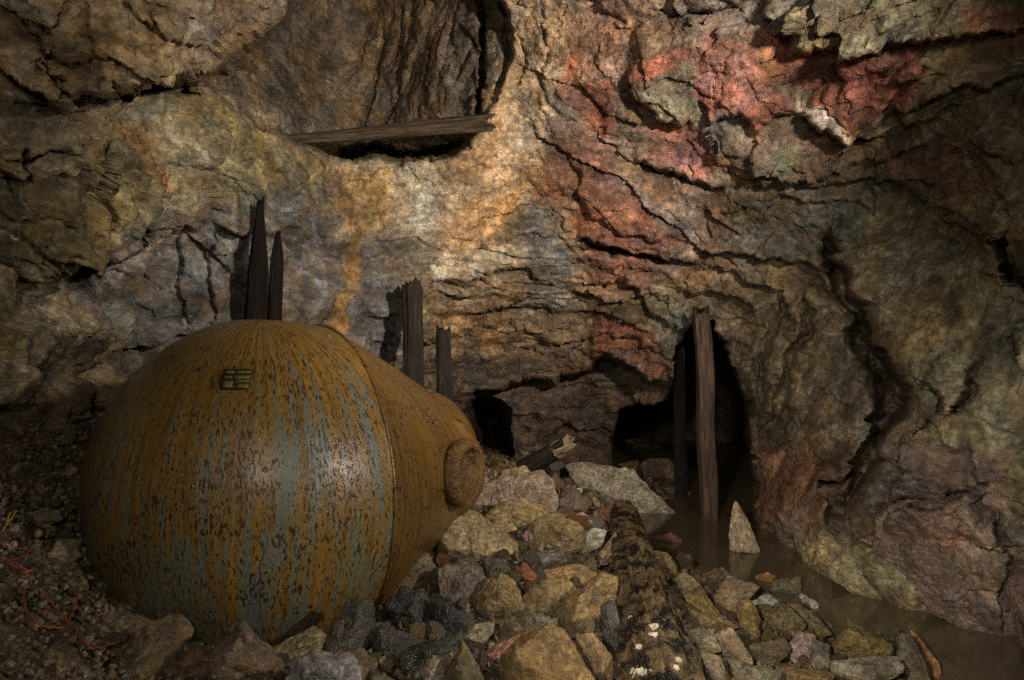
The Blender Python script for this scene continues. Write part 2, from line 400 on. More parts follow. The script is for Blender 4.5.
# ledges: points, side that stands out, height (m), reach (px)
LEDGES = [
 ([(62,124),(70,116),(74,103),(84,98),(88,90),(100,93),(112,86),(122,92),(135,87),(141,95),(152,90),(160,93),(172,86),(182,88),(192,80),(206,79),(214,72),(229,68),(246,50),(263,37),(283,17),(289,-30)],'U',.85,110),
 ([(0,20),(35,25),(60,55),(70,65),(90,57),(108,60),(125,66),(140,78),(165,80),(185,74),(215,62)],'U',.10,30),
 ([(0,110),(25,100),(50,112),(72,116),(100,108),(112,98)],'U',.10,30),
 ([(150,10),(160,35),(180,45),(205,48),(230,60)],'U',.06,20),
 ([(112,112),(124,122),(122,150),(140,165),(152,182),(164,200)],'L',.16,40),
 ([(164,200),(140,235),(118,255),(95,268),(70,283),(60,292)],'U',.50,60),
 ([(60,292),(52,320),(40,345),(38,385),(28,425)],'L',.22,60),
 ([(0,208),(15,220),(35,224),(60,215)],'U',.08,25),
 ([(120,350),(95,330),(60,335),(45,350)],'D',.10,25),
 ([(60,400),(85,380),(110,385),(125,370)],'D',.10,20),
 ([(178,335),(185,300),(182,262),(190,235)],'R',.10,25),
 ([(212,330),(216,300),(210,262),(216,232)],'R',.10,25),
 ([(120,285),(150,275),(178,290)],'U',.07,20),
 ([(168,163),(200,168),(225,176),(250,192),(262,215)],'U',.08,25),
 ([(215,92),(250,122),(290,138),(318,160),(333,196),(348,226)],'U',.06,22),
 ([(330,160),(350,190),(362,230),(372,236)],'L',.05,18),
 ([(340,330),(362,300),(368,250),(376,225)],'R',.05,16),
 ([(372,235),(400,238),(430,246),(448,262)],'U',.08,20),
 ([(468,160),(480,165),(520,166),(528,150)],'U',.08,20),
 ([(470,180),(500,186),(530,184),(548,192)],'U',.04,14),
 ([(450,266),(480,247),(519,237),(548,240)],'U',.14,26),
 ([(426,282),(455,284),(480,281),(526,276),(560,280)],'U',.14,22),
 ([(440,300),(470,295),(510,296),(545,292)],'U',.07,14),
 ([(460,316),(490,306),(539,314),(573,316)],'U',.11,18),
 ([(453,330),(500,326),(526,336),(573,346)],'U',.12,18),
 ([(470,345),(486,359),(500,349),(526,352),(553,352),(573,362)],'U',.12,16),
 ([(458,396),(483,384),(506,385),(539,382),(573,376),(593,361),(619,366),(646,379),(668,392)],'U',.50,40),
 ([(514,395),(520,420),(517,460)],'R',.10,14),
 ([(573,238),(602,246),(626,249),(649,253),(672,259),(700,262)],'U',.20,25),
 ([(560,262),(585,258),(620,268),(650,272)],'U',.10,14),
 ([(593,274),(616,279),(639,292),(646,312),(672,329),(690,330)],'U',.16,22),
 ([(570,296),(595,292),(620,300),(634,308)],'U',.10,14),
 ([(585,320),(600,317),(616,322),(626,326),(649,342),(662,358)],'U',.12,16),
 ([(590,341),(606,334),(618,343),(634,341),(655,358)],'U',.16,12),([(604,322),(608,336),(620,343)],'L',.08,10),
 ([(585,359),(606,364),(626,367),(649,379),(662,372)],'U',.16,14),
 ([(569,0),(565,40),(569,75),(569,110),(582,125),(599,137)],'L',.14,24),
 ([(569,84),(590,80),(610,86),(618,104),(612,128),(599,138)],'D',.08,16),
 ([(576,3),(596,8),(598,26)],'U',.12,14),
 ([(616,0),(622,25),(621,50),(606,71)],'L',.12,20),
 ([(536,206),(556,186),(569,197)],'U',.08,14),
 ([(560,160),(580,178),(572,196),(592,216),(616,226),(650,236),(690,240)],'U',.16,26),
 ([(586,152),(604,166),(632,193),(660,219),(700,232)],'D',.05,12),
 ([(627,66),(636,96),(647,110),(649,126),(669,123),(694,128)],'U',.22,24),
 ([(629,159),(646,166),(679,181),(724,188)],'U',.16,20),
 ([(684,20),(710,13),(737,3),(760,-8)],'U',.24,36),
 ([(625,70),(660,52),(692,44),(700,60),(694,100)],'D',.08,20),
 ([(759,-10),(757,20),(762,43),(780,45),(810,50),(840,52),(870,42),(897,37),(943,36),(970,35),(993,28),(1044,30)],'U',.25,60),
 ([(694,100),(704,110),(709,126),(740,113),(747,123),(750,138),(784,116),(801,109)],'U',.20,34),
 ([(702,128),(704,146),(717,154),(747,150),(752,130)],'U',.10,12),
 ([(735,62),(760,75),(780,84),(800,100),(801,109)],'D',.07,18),
 ([(801,109),(817,123),(847,143),(863,143)],'U',.34,40),
 ([(860,131),(883,123),(923,103),(950,93),(983,86),(1044,72)],'U',.16,26),
 ([(750,150),(760,181),(794,183),(824,176),(863,163),(917,150),(940,138)],'U',.15,24),
 ([(720,187),(750,194),(794,186),(850,180),(890,176),(910,190),(930,206),(960,213),(983,228),(1010,245)],'U',.17,34),
 ([(760,206),(800,200),(850,205),(880,220)],'U',.10,20),
 ([(966,150),(985,162),(1000,190),(1016,214)],'R',.16,30),
 ([(965,118),(975,140),(990,150),(1010,165)],'U',.12,20),
 ([(900,100),(925,75),(935,60)],'R',.10,20),
 ([(833,226),(837,262),(847,272),(853,292),(867,319),(870,336),(897,352),(903,375),(910,392),(903,412),(890,432),(880,452),(862,480),(848,505),(836,525),(832,560)],'R',.34,60),
 ([(990,235),(1000,269),(1013,289),(1034,305)],'L',.30,50),
 ([(920,375),(943,392),(940,415),(923,425),(936,432),(946,455)],'R',.12,26),
 ([(973,359),(970,382),(975,389),(953,412),(944,421)],'L',.12,26),
 ([(900,402),(883,425),(872,455)],'R',.12,16),
 ([(915,395),(910,425),(905,465),(890,500),(883,532)],'R',.15,24),
 ([(678,292),(704,294),(734,302),(754,312),(777,306)],'U',.24,22),
 ([(690,270),(715,262),(737,269),(750,286),(777,296),(790,322),(800,329)],'U',.14,20),
 ([(800,292),(800,329),(790,352),(777,399),(764,425),(758,458)],'L',.20,24),
 ([(774,302),(770,336),(757,359),(755,412)],'L',.14,16),
 ([(700,248),(750,254),(784,259),(824,276),(833,292),(850,319)],'U',.20,26),
 ([(863,352),(883,375),(880,399),(870,425),(857,452),(838,478)],'L',.24,26),
 ([(842,412),(852,396),(863,375)],'R',.08,14),
 ([(815,515),(825,486),(853,461),(866,440)],'L',.16,22),
 ([(832,545),(836,514),(825,496)],'L',.12,16),
 ([(785,550),(790,520),(782,495),(790,460)],'R',.10,16),
 ([(762,500),(775,485),(780,455),(795,430)],'R',.08,14),
 ([(833,575),(838,558),(848,549),(862,542),(882,553),(896,574),(926,604)],'D',.22,40),
 ([(864,582),(870,562),(880,552)],'R',.05,10),
 ([(880,545),(899,507),(910,503),(931,507),(966,496),(990,492)],'D',.28,60),
 ([(962,440),(966,458),(972,475),(990,490)],'R',.12,24),
 ([(1000,640),(995,600),(1005,560),(1010,500)],'L',.25,40),
 ([(905,570),(935,575),(955,590),(975,612)],'U',.06,14),
]
CRACKS = [
 ([(338,151),(365,155),(400,157),(430,152),(452,147),(470,138)],1.1,5.),
 ([(826,226),(830,262),(840,274),(846,294),(858,322),(864,340),(886,358),(895,380),(901,396),(893,415),(882,432),(872,452),(854,482),(842,505),(832,530)],.55,6.5),
 ([(850,318),(868,350),(884,372),(890,398),(882,415)],.4,11.),
 ([(998,236),(1008,266),(1022,284),(1044,300)],.4,6.),
 ([(916,377),(938,394),(935,416)],.2,2.2),([(979,360),(976,382),(980,392),(958,414)],.2,2.2),
 ([(806,294),(806,330),(796,354),(783,400),(768,430)],.25,3.),([(779,304),(776,337),(763,360),(760,410)],.2,2.4),
 ([(872,358),(889,378),(886,402),(876,428),(862,455),(844,482)],.3,4.),
 ([(824,488),(846,468),(866,444)],.25,3.),([(880,545),(896,506),(912,499),(934,503),(966,492)],.25,3.),
 ([(72,286),(95,273),(118,260),(134,246),(150,228)],.45,5.),([(96,98),(124,98),(148,98),(176,94),(200,86)],.35,4.),
 ([(575,242),(602,250),(626,253),(649,257),(672,263)],.18,2.4),([(596,278),(616,283),(642,296),(650,316)],.15,2.),
 ([(630,162),(648,170),(680,186),(724,191)],.15,2.2),  # points, depth, half width px
 ([(479,-30),(478,20),(481,60),(479,95),(482,120)],.5,2.8),
 ([(500,0),(508,22),(503,60),(500,92)],.3,2.2),
 ([(455,25),(468,45),(477,52)],.12,1.6),
 ([(440,12),(432,0)],.1,1.5),
 ([(520,28),(523,60),(518,92)],.10,1.4),
 ([(545,0),(548,40),(540,80),(556,120)],.08,1.3),
 ([(713,58),(715,80),(712,112)],.05,1.),
 ([(708,72),(728,78),(740,70)],.04,1.),
 ([(0,162),(25,165),(60,150)],.10,1.6),
 ([(22,150),(30,175),(22,200)],.10,1.8),
 ([(40,40),(60,20),(75,5)],.08,1.6),
 ([(35,60),(55,85),(80,92)],.09,1.6),
 ([(120,5),(135,18),(158,22)],.07,1.5),
 ([(100,140),(110,170),(95,200),(100,230)],.08,1.5),
 ([(30,250),(48,262),(58,285)],.08,1.6),
 ([(135,300),(160,318),(180,312)],.08,1.5),
 ([(395,335),(390,370),(398,400)],.12,2.2),
 ([(855,500),(868,470),(880,455)],.2,2.),
 ([(1010,330),(1012,350),(1020,365)],.1,1.6),
 ([(925,230),(950,240),(955,262)],.07,1.3),
 ([(865,556),(858,575),(864,582)],.05,1.2),
 ([(640,10),(660,22),(700,20)],.08,1.5),
 ([(700,210),(740,215),(780,212)],.09,1.5),
]
def prof(side):
    return {'U': (0, -1), 'D': (0, 1), 'L': (-1, 0), 'R': (1, 0)}[side]
d_main = np.exp(shell_rbf(np.stack([gx, gy], 1)))
d_st = np.exp(stope_rbf(np.stack([gx, gy], 1)))
add = np.zeros_like(gx)
for pts, side, h, w in LEDGES:
    xs = [p[0] for p in pts]; ys = [p[1] for p in pts]; h = h*.62*(1.6 if (440 < np.mean(xs) < 670 and 240 < np.mean(ys) < 400) else 1.7 if (np.mean(xs) > 740 and np.mean(ys) > 220) else 1.15); R = w*3+12
    idx = np.where((gx > min(xs)-R) & (gx < max(xs)+R) & (gy > min(ys)-R) & (gy < max(ys)+R))[0]
    X, Y = jx[idx], jy[idx]
    d, s, t = seg_dist(pts, X, Y)
    ox, oy = prof(side); sg = 0
    for a, b in zip(pts[:-1], pts[1:]):
        dx, dy = b[0]-a[0], b[1]-a[1]; sg += (dy*ox-dx*oy)
    s = s*(1 if sg > 0 else -1)
    tp = np.clip(1-np.abs(2*t-1)**5, 0, 1)
    endd = np.where((t <= 0) | (t >= 1), np.exp(-d/6.), 1.)
    pos = h*np.exp(-d/w)*(1-.25*np.exp(-d/3.))
    neg = -.35*h*np.exp(-d/(w*.35))
    m = np.clip(.5+s*d/2.4, 0, 1)
    add[idx] += -(pos*m+neg*(1-m))*tp*endd
for pts, h, w in CRACKS:
    d, s, t = seg_dist(pts, jx, jy)
    add += h*np.exp(-(d/w)**2)*np.clip(1-np.abs(2*t-1)**6, 0, 1)
sd_st = poly_sd(STOPE, gx*.4+jx*.6, gy*.4+jy*.6)
# left side of the stope opening flows smoothly into the wall, elsewhere it is a sharp lip
soft = np.clip((262-gx)/60., 0, 1)*np.clip((gy-70)/20., 0, 1)
wst = np.clip(.5+sd_st/(4.5+60*soft), 0, 1)
depth = d_main+add
depth = depth*(1-wst)+np.maximum(d_st+np.clip(add, 0, 1.1), d_main*.9)*wst
holem = np.zeros_like(gx)
for poly, mx, k in HOLES:
    sd = poly_sd(poly, jx*.6+gx*.4, jy*.6+gy*.4)
    e = np.clip(sd, 0, None); ex = mx*(1-np.exp(-e*k*1.6))
    depth += ex; holem = np.maximum(holem, np.clip(sd/6., 0, 1))
base = np.stack([(gx-CX)/F*depth, depth, EYE-(gy-CY)/F*depth], 1)
d_s = d_main*(1-wst)+d_st*wst
sm = np.stack([(gx-CX)/F*d_s, d_s, EYE-(gy-CY)/F*d_s], 1)
G3 = sm.reshape(H_, W_, 3)
nx_ = np.gradient(G3, axis=1); ny_ = np.gradient(G3, axis=0)
N3 = np.cross(ny_, nx_).reshape(-1, 3); N3 /= np.linalg.norm(N3, axis=1)[:, None]+1e-9
N3 *= -np.sign((N3*(sm-np.array([0, 0, EYE]))).sum(1))[:, None]   # towards the chamber
def mask(px, py, rx, ry):
    return np.exp(-(((gx-px)/rx)**2+((gy-py)/ry)**2))
def frame(ang, su, sv, sw):
    """rock grain frame: rotated in the wall plane"""
    c, s = math.cos(ang), math.sin(ang)
    u = sm[:, 0]*c+sm[:, 2]*s; v = -sm[:, 0]*s+sm[:, 2]*c
    return np.stack([u*su, v*sv, sm[:, 1]*sw], 1)
warp = np.stack([fbm(sm*1.3, 21), fbm(sm*1.3, 22), fbm(sm*1.3, 23)], 1)*.35
mC = np.clip(mask(520,320,130,90)*1.6, 0, 1)                # level strata round the back
mR = np.clip(mask(660,200,120,110)*1.5, 0, 1)*(1-mC)         # slabs dipping right
mU = np.clip(mask(880,90,170,90)*1.5, 0, 1)*(1-mR)
mS = np.clip(mask(380,60,140,90)*1.5, 0, 1)                  # steep foliation in the stope
mG = np.clip(mask(840,440,90,120)*1.5, 0, 1)
mO = np.clip(1-mC-mR-mU-mS-mG, 0, 1)
big = np.zeros_like(gx)
def addfac(m, fr, seed, tilt, step, amp):
    global big
    idx = np.where(m > .01)[0]
    v, e = facets(fr[idx], seed, tilt, step)
    big[idx] += m[idx]*(v-.10*np.exp(-e*22))*amp
addfac(mC, frame(0.03, 1.7, 8.5, 2.2)+warp*.9, 31, .9, .8, .072)
addfac(mC, frame(-.12, 4.0, 19., 5.)+warp*1.2, 32, 1.0, .8, .022)
addfac(mR, frame(-.62, 1.6, 5.5, 2.)+warp*.8, 33, 1.2, .8, .085)
addfac(mR, frame(-.5, 4., 12., 4.)+warp*1.2, 34, 1.1, .8, .025)
addfac(mU, frame(.28, 1.4, 4.0, 2.)+warp*.7, 35, 1.2, .7, .090)
addfac(mU, frame(.4, 4., 11., 4.)+warp*1.2, 36, 1.1, .8, .024)
addfac(mS, frame(1.35, 1.2, 5.5, 2.)+warp*.8, 37, 1.0, .5, .042)
addfac(mS, frame(1.2, 4., 16., 4.)+warp*1.2, 38, 1.0, .7, .015)
addfac(mG, frame(1.0, 1.5, 6.5, 1.5)+warp*.7, 39, 1.1, .8, .085)
addfac(mG, frame(.9, 4., 14., 4.)+warp*1.2, 40, 1.1, .8, .014)
addfac(mO, frame(-.4, 1.9, 2.7, 1.9)+warp*.8, 41, 1.4, .6, .115)
addfac(mO, frame(.5, 5.5, 7.5, 5.)+warp*1.2, 42, 1.3, .6, .038)
big += fbm(sm*1.1+5, 50, 3)*.05
calm = 1-.6*np.clip(mask(945,300,95,130)*1.5, 0, 1)
calmf = 1-.6*np.clip(mask(920,330,140,200)*1.5, 0, 1)-.5*np.clip(mask(800,80,140,60)*1.3, 0, 1)*.8
fv3, fe3 = facets(sm*13+warp*2, 53, .6, .6)
fineN = fbm(sm*9+warp*2, 51, 4, .6)*.012+fbm(sm*26, 52, 3, .6)*.006+fv3*.014
edge = np.exp(-(sd_st/9.)**2)*(1-soft)
for poly, mx, k in HOLES: edge = np.maximum(edge, np.exp(-(np.clip(poly_sd(poly, jx*.6+gx*.4, jy*.6+gy*.4), 0, None)/40.)**2)*(poly_sd(poly, gx, gy) > 0))
V = base+N3*((big*calm+fineN*.85*calmf)*(1-.5*holem)*(1-.8*edge))[:, None]

# --- pigment (colour of each bed, with shade painted into some hollows)
col = np.zeros((len(gx), 3)); col[:] = (.185, .145, .088)
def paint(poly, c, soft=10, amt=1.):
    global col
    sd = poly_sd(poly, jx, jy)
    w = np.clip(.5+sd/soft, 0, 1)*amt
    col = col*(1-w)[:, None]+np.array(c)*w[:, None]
paint([(-300,-340),(260,-340),(290,0),(229,70),(146,92),(75,100),(-300,140)], (.30,.205,.105), 20)
paint([(160,-20),(290,-20),(283,17),(229,68),(170,60)], (.33,.27,.19), 30, .7)
paint([(90,100),(160,95),(240,90),(330,160),(350,230),(120,230)], (.20,.165,.075), 40)
paint([(150,120),(200,110),(235,170),(170,190)], (.22,.20,.15), 30, .6)
paint([(-40,210),(110,200),(150,230),(60,290),(40,340),(-40,400)], (.23,.185,.085), 30)
paint([(120,215),(350,180),(400,240),(400,360),(200,380),(60,330)], (.125,.115,.105), 40)
paint([(30,300),(130,320),(180,400),(30,440)], (.15,.13,.09), 40, .8)
paint([(122,128),(165,130),(168,195),(140,170)], (.40,.17,.025), 12, .85)
paint([(200,80),(250,90),(330,140),(320,160),(240,130)], (.24,.20,.14), 16, .7)
paint([(205,-300),(520,-300),(512,60),(487,120),(300,140),(210,90)], (.145,.105,.066), 30)
paint([(205,85),(229,70),(289,0),(289,-80),(360,-80),(330,60),(320,130),(280,136)], (.12,.095,.07), 26, .85)
paint([(215,95),(240,90),(300,132),(280,136)], (.26,.23,.17), 10, .7)
paint([(335,150),(450,150),(440,240),(350,230)], (.42,.36,.26), 20)
paint([(342,165),(398,170),(385,222),(348,230)], (.42,.26,.08), 12, .65)
paint([(362,222),(372,224),(362,280),(350,340),(332,338),(345,290),(352,250)], (.26,.14,.03), 8, .8)
paint([(500,-340),(572,-340),(566,60),(545,200),(440,270),(440,170),(490,120),(506,50)], (.50,.335,.19), 16)
paint([(540,-20),(572,-20),(566,120),(548,100)], (.42,.36,.30), 14, .6)
paint([(440,255),(530,236),(530,278),(430,282)], (.56,.47,.34), 10, .8)
paint([(430,282),(590,270),(590,400),(455,400)], (.28,.19,.11), 14)
paint([(534,205),(575,215),(580,325),(530,320),(528,250)], (.20,.19,.175), 16, .85)
paint([(430,350),(600,350),(600,480),(450,480)], (.085,.062,.047), 34, .9)  # shade below the overhang, painted into the rock colour
paint([(470,395),(516,395),(516,500),(466,500)], (.045,.035,.03), 6, .8)  # darkness of the left tunnel mouth painted on
paint([(560,400),(660,390),(640,500),(560,500)], (.095,.06,.05), 16, .8)  # wall foot by the tunnel, its shade painted in as well
paint([(566,-40),(770,-40),(760,240),(700,300),(590,300),(548,200),(562,120)], (.25,.17,.12), 22)
paint([(580,0),(620,0),(625,70),(590,78)], (.36,.22,.17), 10, .7)
paint([(568,78),(612,84),(618,104),(612,130),(598,136),(570,110)], (.27,.095,.055), 5)
paint([(562,60),(582,40),(578,110),(560,100)], (.28,.11,.06), 5, .9)
paint([(546,120),(590,130),(620,160),(600,215),(570,200),(536,206)], (.22,.10,.065), 8, .8)
paint([(590,150),(640,205),(665,235),(690,240),(660,255),(600,246),(572,236),(580,180)], (.28,.115,.075), 8, .85)
paint([(650,60),(628,68),(640,92),(668,84),(692,62),(700,44)], (.34,.13,.09), 5)
paint([(694,100),(704,110),(709,126),(740,113),(747,123),(750,138),(784,116),(801,109),(770,80),(720,32),(712,30),(700,50)], (.42,.175,.13), 4)
paint([(762,40),(920,36),(932,66),(915,100),(880,122),(858,130),(830,118),(800,90),(770,68)], (.27,.10,.07), 6)
paint([(735,60),(762,48),(800,82),(850,128),(810,100),(780,84)], (.25,.115,.065), 6, .8)
paint([(798,92),(812,94),(862,138),(848,146),(816,124),(800,110)], (.62,.50,.40), 4)
paint([(646,128),(690,122),(704,145),(722,165),(700,182),(650,160)], (.40,.17,.15), 5, .9)
paint([(700,120),(742,114),(748,150),(716,153)], (.17,.15,.13), 4)
paint([(636,86),(690,62),(696,100),(704,130),(650,125)], (.20,.19,.13), 5, .9)
paint([(757,-40),(1044,-40),(1044,32),(897,37),(840,52),(762,43)], (.17,.155,.095), 6)
paint([(765,-10),(850,-10),(850,30),(790,42),(765,36)], (.27,.26,.21), 16, .7)
paint([(800,10),(860,12),(850,40),(810,46)], (.27,.19,.07), 14, .5)
paint([(960,10),(1044,0),(1044,60),(970,40)], (.28,.10,.06), 10, .8)
paint([(758,140),(830,130),(845,165),(790,182),(758,178)], (.30,.18,.13), 8, .8)
paint([(772,145),(800,148),(792,178),(768,172)], (.32,.32,.18), 10, .9)
paint([(860,128),(940,100),(1024,90),(1024,160),(900,150)], (.20,.155,.10), 14, .7)
paint([(725,188),(900,178),(980,230),(990,300),(860,290),(720,240)], (.125,.115,.085), 14, .9)
paint([(880,150),(960,150),(960,210),(900,180)], (.19,.11,.09), 10, .8)
paint([(586,240),(650,250),(660,300),(620,290),(590,272)], (.25,.10,.065), 8, .7)
paint([(590,318),(626,324),(660,345),(665,372),(650,380),(620,366),(590,360),(598,340)], (.23,.095,.06), 5)
paint([(646,285),(700,300),(690,340),(660,330)], (.27,.24,.15), 8, .7)
paint([(675,255),(760,260),(760,300),(680,292)], (.25,.17,.11), 8, .8)
paint([(740,250),(850,260),(880,360),(860,470),(755,470)], (.20,.165,.11), 14, .8)
paint([(836,200),(1044,190),(1044,480),(920,440),(905,380),(870,340)], (.225,.195,.115), 10)
paint([(850,270),(910,350),(915,400),(880,450),(860,400),(880,370)], (.09,.07,.055), 8, .6)  # shadow in the gully, put into the wall colour
paint([(750,440),(850,460),(820,540),(755,520)], (.25,.13,.09), 20, .8)
paint([(785,520),(840,540),(838,566),(780,548)], (.42,.33,.17), 12, .8)
paint([(880,440),(1000,450),(1040,560),(980,640),(900,600),(885,540)], (.22,.16,.12), 16)
paint([(910,510),(960,500),(975,540),(930,550)], (.30,.17,.14), 16, .8)
paint([(833,560),(850,545),(884,552),(925,605),(920,620),(830,580)], (.36,.31,.17), 6)
# beds and veins following the grain, part of the rock itself
st1 = fbm(frame(0.03, 1.5, 15, 2)+warp*3, 61, 4); st2 = fbm(frame(-.6, 1.5, 11, 2)+warp*3, 62, 4)
st3 = fbm(frame(1.3, 1.2, 12, 2)+warp*3, 63, 4); st4 = fbm(sm*3.2+warp*4, 64, 5)
sv = mC*st1+mR*st2+mU*fbm(frame(.3, 1.5, 9, 2)+warp*3, 65, 4)+(mS+mG)*st3+mO*st4
col *= (1+1.0*np.clip(sv, -.7, .8))[:, None]
hv = fbm(sm*2.1+warp*3, 66, 4)[:, None]
col *= 1+np.clip(hv, -1, 1)*np.array([[.22, 0., -.32]])
hv = np.clip(fbm(sm*1.5+9, 67, 4)*2.4-.35, 0, 1)[:, None]
col = col*(1-.38*hv)+.38*hv*np.array([[.17, .17, .155]])*(col.mean(1)[:, None]/.15)
vein = np.exp(-(fbm(sm*1.6+warp*2, 68, 4)/.012)**2)*np.clip(fbm(sm*1.1, 69, 2)*3, 0, 1)
col = col*(1-.6*vein)[:, None]+(.6*vein)[:, None]*np.array([.55, .47, .36])
col = np.clip(col, .01, .8)

# faces -> wall_left / wall_back / wall_right / ceiling
ii = np.arange(H_*W_).reshape(H_, W_)
quads = np.stack([ii[:-1, :-1], ii[:-1, 1:], ii[1:, 1:], ii[1:, :-1]], -1).reshape(-1, 4)
fx, fy = gx[quads].mean(1), gy[quads].mean(1)
ceil_line = [(-400,-400),(1400,-400),(1400,70),(1024,75),(950,93),(883,123),(794,184),(724,187),(679,181),(629,159),(599,137),(569,110),(566,40),(569,0),(520,-60),(289,-60),(283,17),(229,68),(146,92),(75,100),(-400,110)]
ce = poly_sd(ceil_line, fx, fy) > 0
right = (~ce) & (poly_sd([(740,180),(1400,60),(1400,900),(760,900),(752,560),(752,470),(757,359),(774,302),(720,240)], fx, fy) > 0)
left = (~ce) & (~right) & (poly_sd([(-400,0),(205,80),(300,141),(333,196),(352,240),(345,340),(380,420),(380,900),(-400,900)], fx, fy) > 0)
back = ~(ce | right | left)
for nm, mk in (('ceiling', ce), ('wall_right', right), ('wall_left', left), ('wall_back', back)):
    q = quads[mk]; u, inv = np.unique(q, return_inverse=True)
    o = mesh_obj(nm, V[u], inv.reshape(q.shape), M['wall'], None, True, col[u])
    tag(o, kind='structure')

# rest of the chamber behind the photographer, closing the gallery
def back_shell():
    nu, nv = 90, 44; vs = []
    for j in range(nv):
        for i in range(nu):
            a = math.pi*(1+i/(nu-1.)); b = -.6+2.2*j/(nv-1.)
            r = 3.4
            vs.append((r*1.05*math.cos(a)*math.cos(b*.9), 2.3+r*1.5*math.sin(a)*abs(math.cos(b*.9)), 1.0+r*1.1*math.sin(b*.9)))
    vs = np.array(vs); vs += (fbm(vs*.9, 80, 4)*.35)[:, None]*np.array([[.6, 1, .6]])
    ii = np.arange(nu*nv).reshape(nv, nu)
    q = np.stack([ii[:-1, :-1], ii[:-1, 1:], ii[1:, 1:], ii[1:, :-1]], -1).reshape(-1, 4)
    cc = np.tile(np.array([[.16, .13, .09]]), (len(vs), 1))
    tag(mesh_obj('wall_front', vs, q, M['wall'], None, True, cc), kind='structure')
back_shell()

# ------------------------------------------------------------------ floor + water
xs = np.arange(-5, 4.2, .022); ys = np.arange(-.5, 10.5, .03)
X, Y = np.meshgrid(xs, ys); x, y = X.ravel(), Y.ravel()
Z = floor_z(x, y)
pp = np.stack([x, y, Z], 1)
fv, fe = facets(pp*7, 71, .6, .6); fv2, fe2 = facets(pp*18, 72, .6, .6)
Z = Z+fv*.045+fv2*.02+fbm(pp*2, 73, 3)*.04+fbm(pp*40, 74, 2)*.006
fc = np.tile(np.array([[.11, .08, .045]]), (len(x), 1))
k = h01(np.floor(pp[:, 0]*40).astype(int), np.floor(pp[:, 1]*40).astype(int), 0*x.astype(int), 3)
fc *= (1+fbm(pp*6, 75, 4)*1.2)[:, None].clip(.3, 2)
ii = np.arange(len(x)).reshape(X.shape)
q = np.stack([ii[:-1, :-1], ii[:-1, 1:], ii[1:, 1:], ii[1:, :-1]], -1).reshape(-1, 4)
tag(mesh_obj('floor', np.stack([x, y, Z], 1), q, M['ground'], None, True, fc), kind='structure')
wx = np.arange(.2, 3.6, .05); wy = np.arange(1.2, 10, .05); X, Y = np.meshgrid(wx, wy)
ii = np.arange(X.size).reshape(X.shape)
q = np.stack([ii[:-1, :-1], ii[:-1, 1:], ii[1:, 1:], ii[1:, :-1]], -1).reshape(-1, 4)
w = mesh_obj('water', np.stack([X.ravel(), Y.ravel(), 0*X.ravel()], 1), q, M['water'])
tag(w, 'shallow murky brown water flooding the channel along the right wall', 'water', kind='stuff')

# ------------------------------------------------------------------ hero rocks (outline in the photo, colour, thickness, label)
och=(.27,.19,.08); tan=(.32,.24,.13); gry=(.20,.18,.15); drk=(.026,.026,.023); oli=(.14,.105,.055); pnk=(.42,.20,.16); pal=(.42,.38,.30); bro=(.17,.115,.065); rst=(.26,.10,.04)
WALLROCK = [
 ([(834,574),(840,560),(850,547),(872,550),(888,562),(900,580),(924,606),(905,612),(850,592)], (.36,.31,.18), 4.12, 'pale olive square-cut block at the foot of the right wall, at the waterline'),
 ([(882,548),(897,510),(912,504),(932,507),(968,497),(992,505),(1012,560),(1004,628),(955,626),(920,606)], (.23,.165,.13), 3.78, 'large rounded reddish-grey boulder bulging from the right wall above the water'),
 ([(1012,590),(1030,565),(1055,570),(1050,660),(1016,650)], (.16,.10,.08), 3.2, 'dark red rock cut off by the right edge at the water'),
 ([(858,542),(866,535),(878,537),(884,546),(872,552)], (.24,.20,.13), 4.2, 'small stone sitting on top of the pale olive square-cut block'),
]
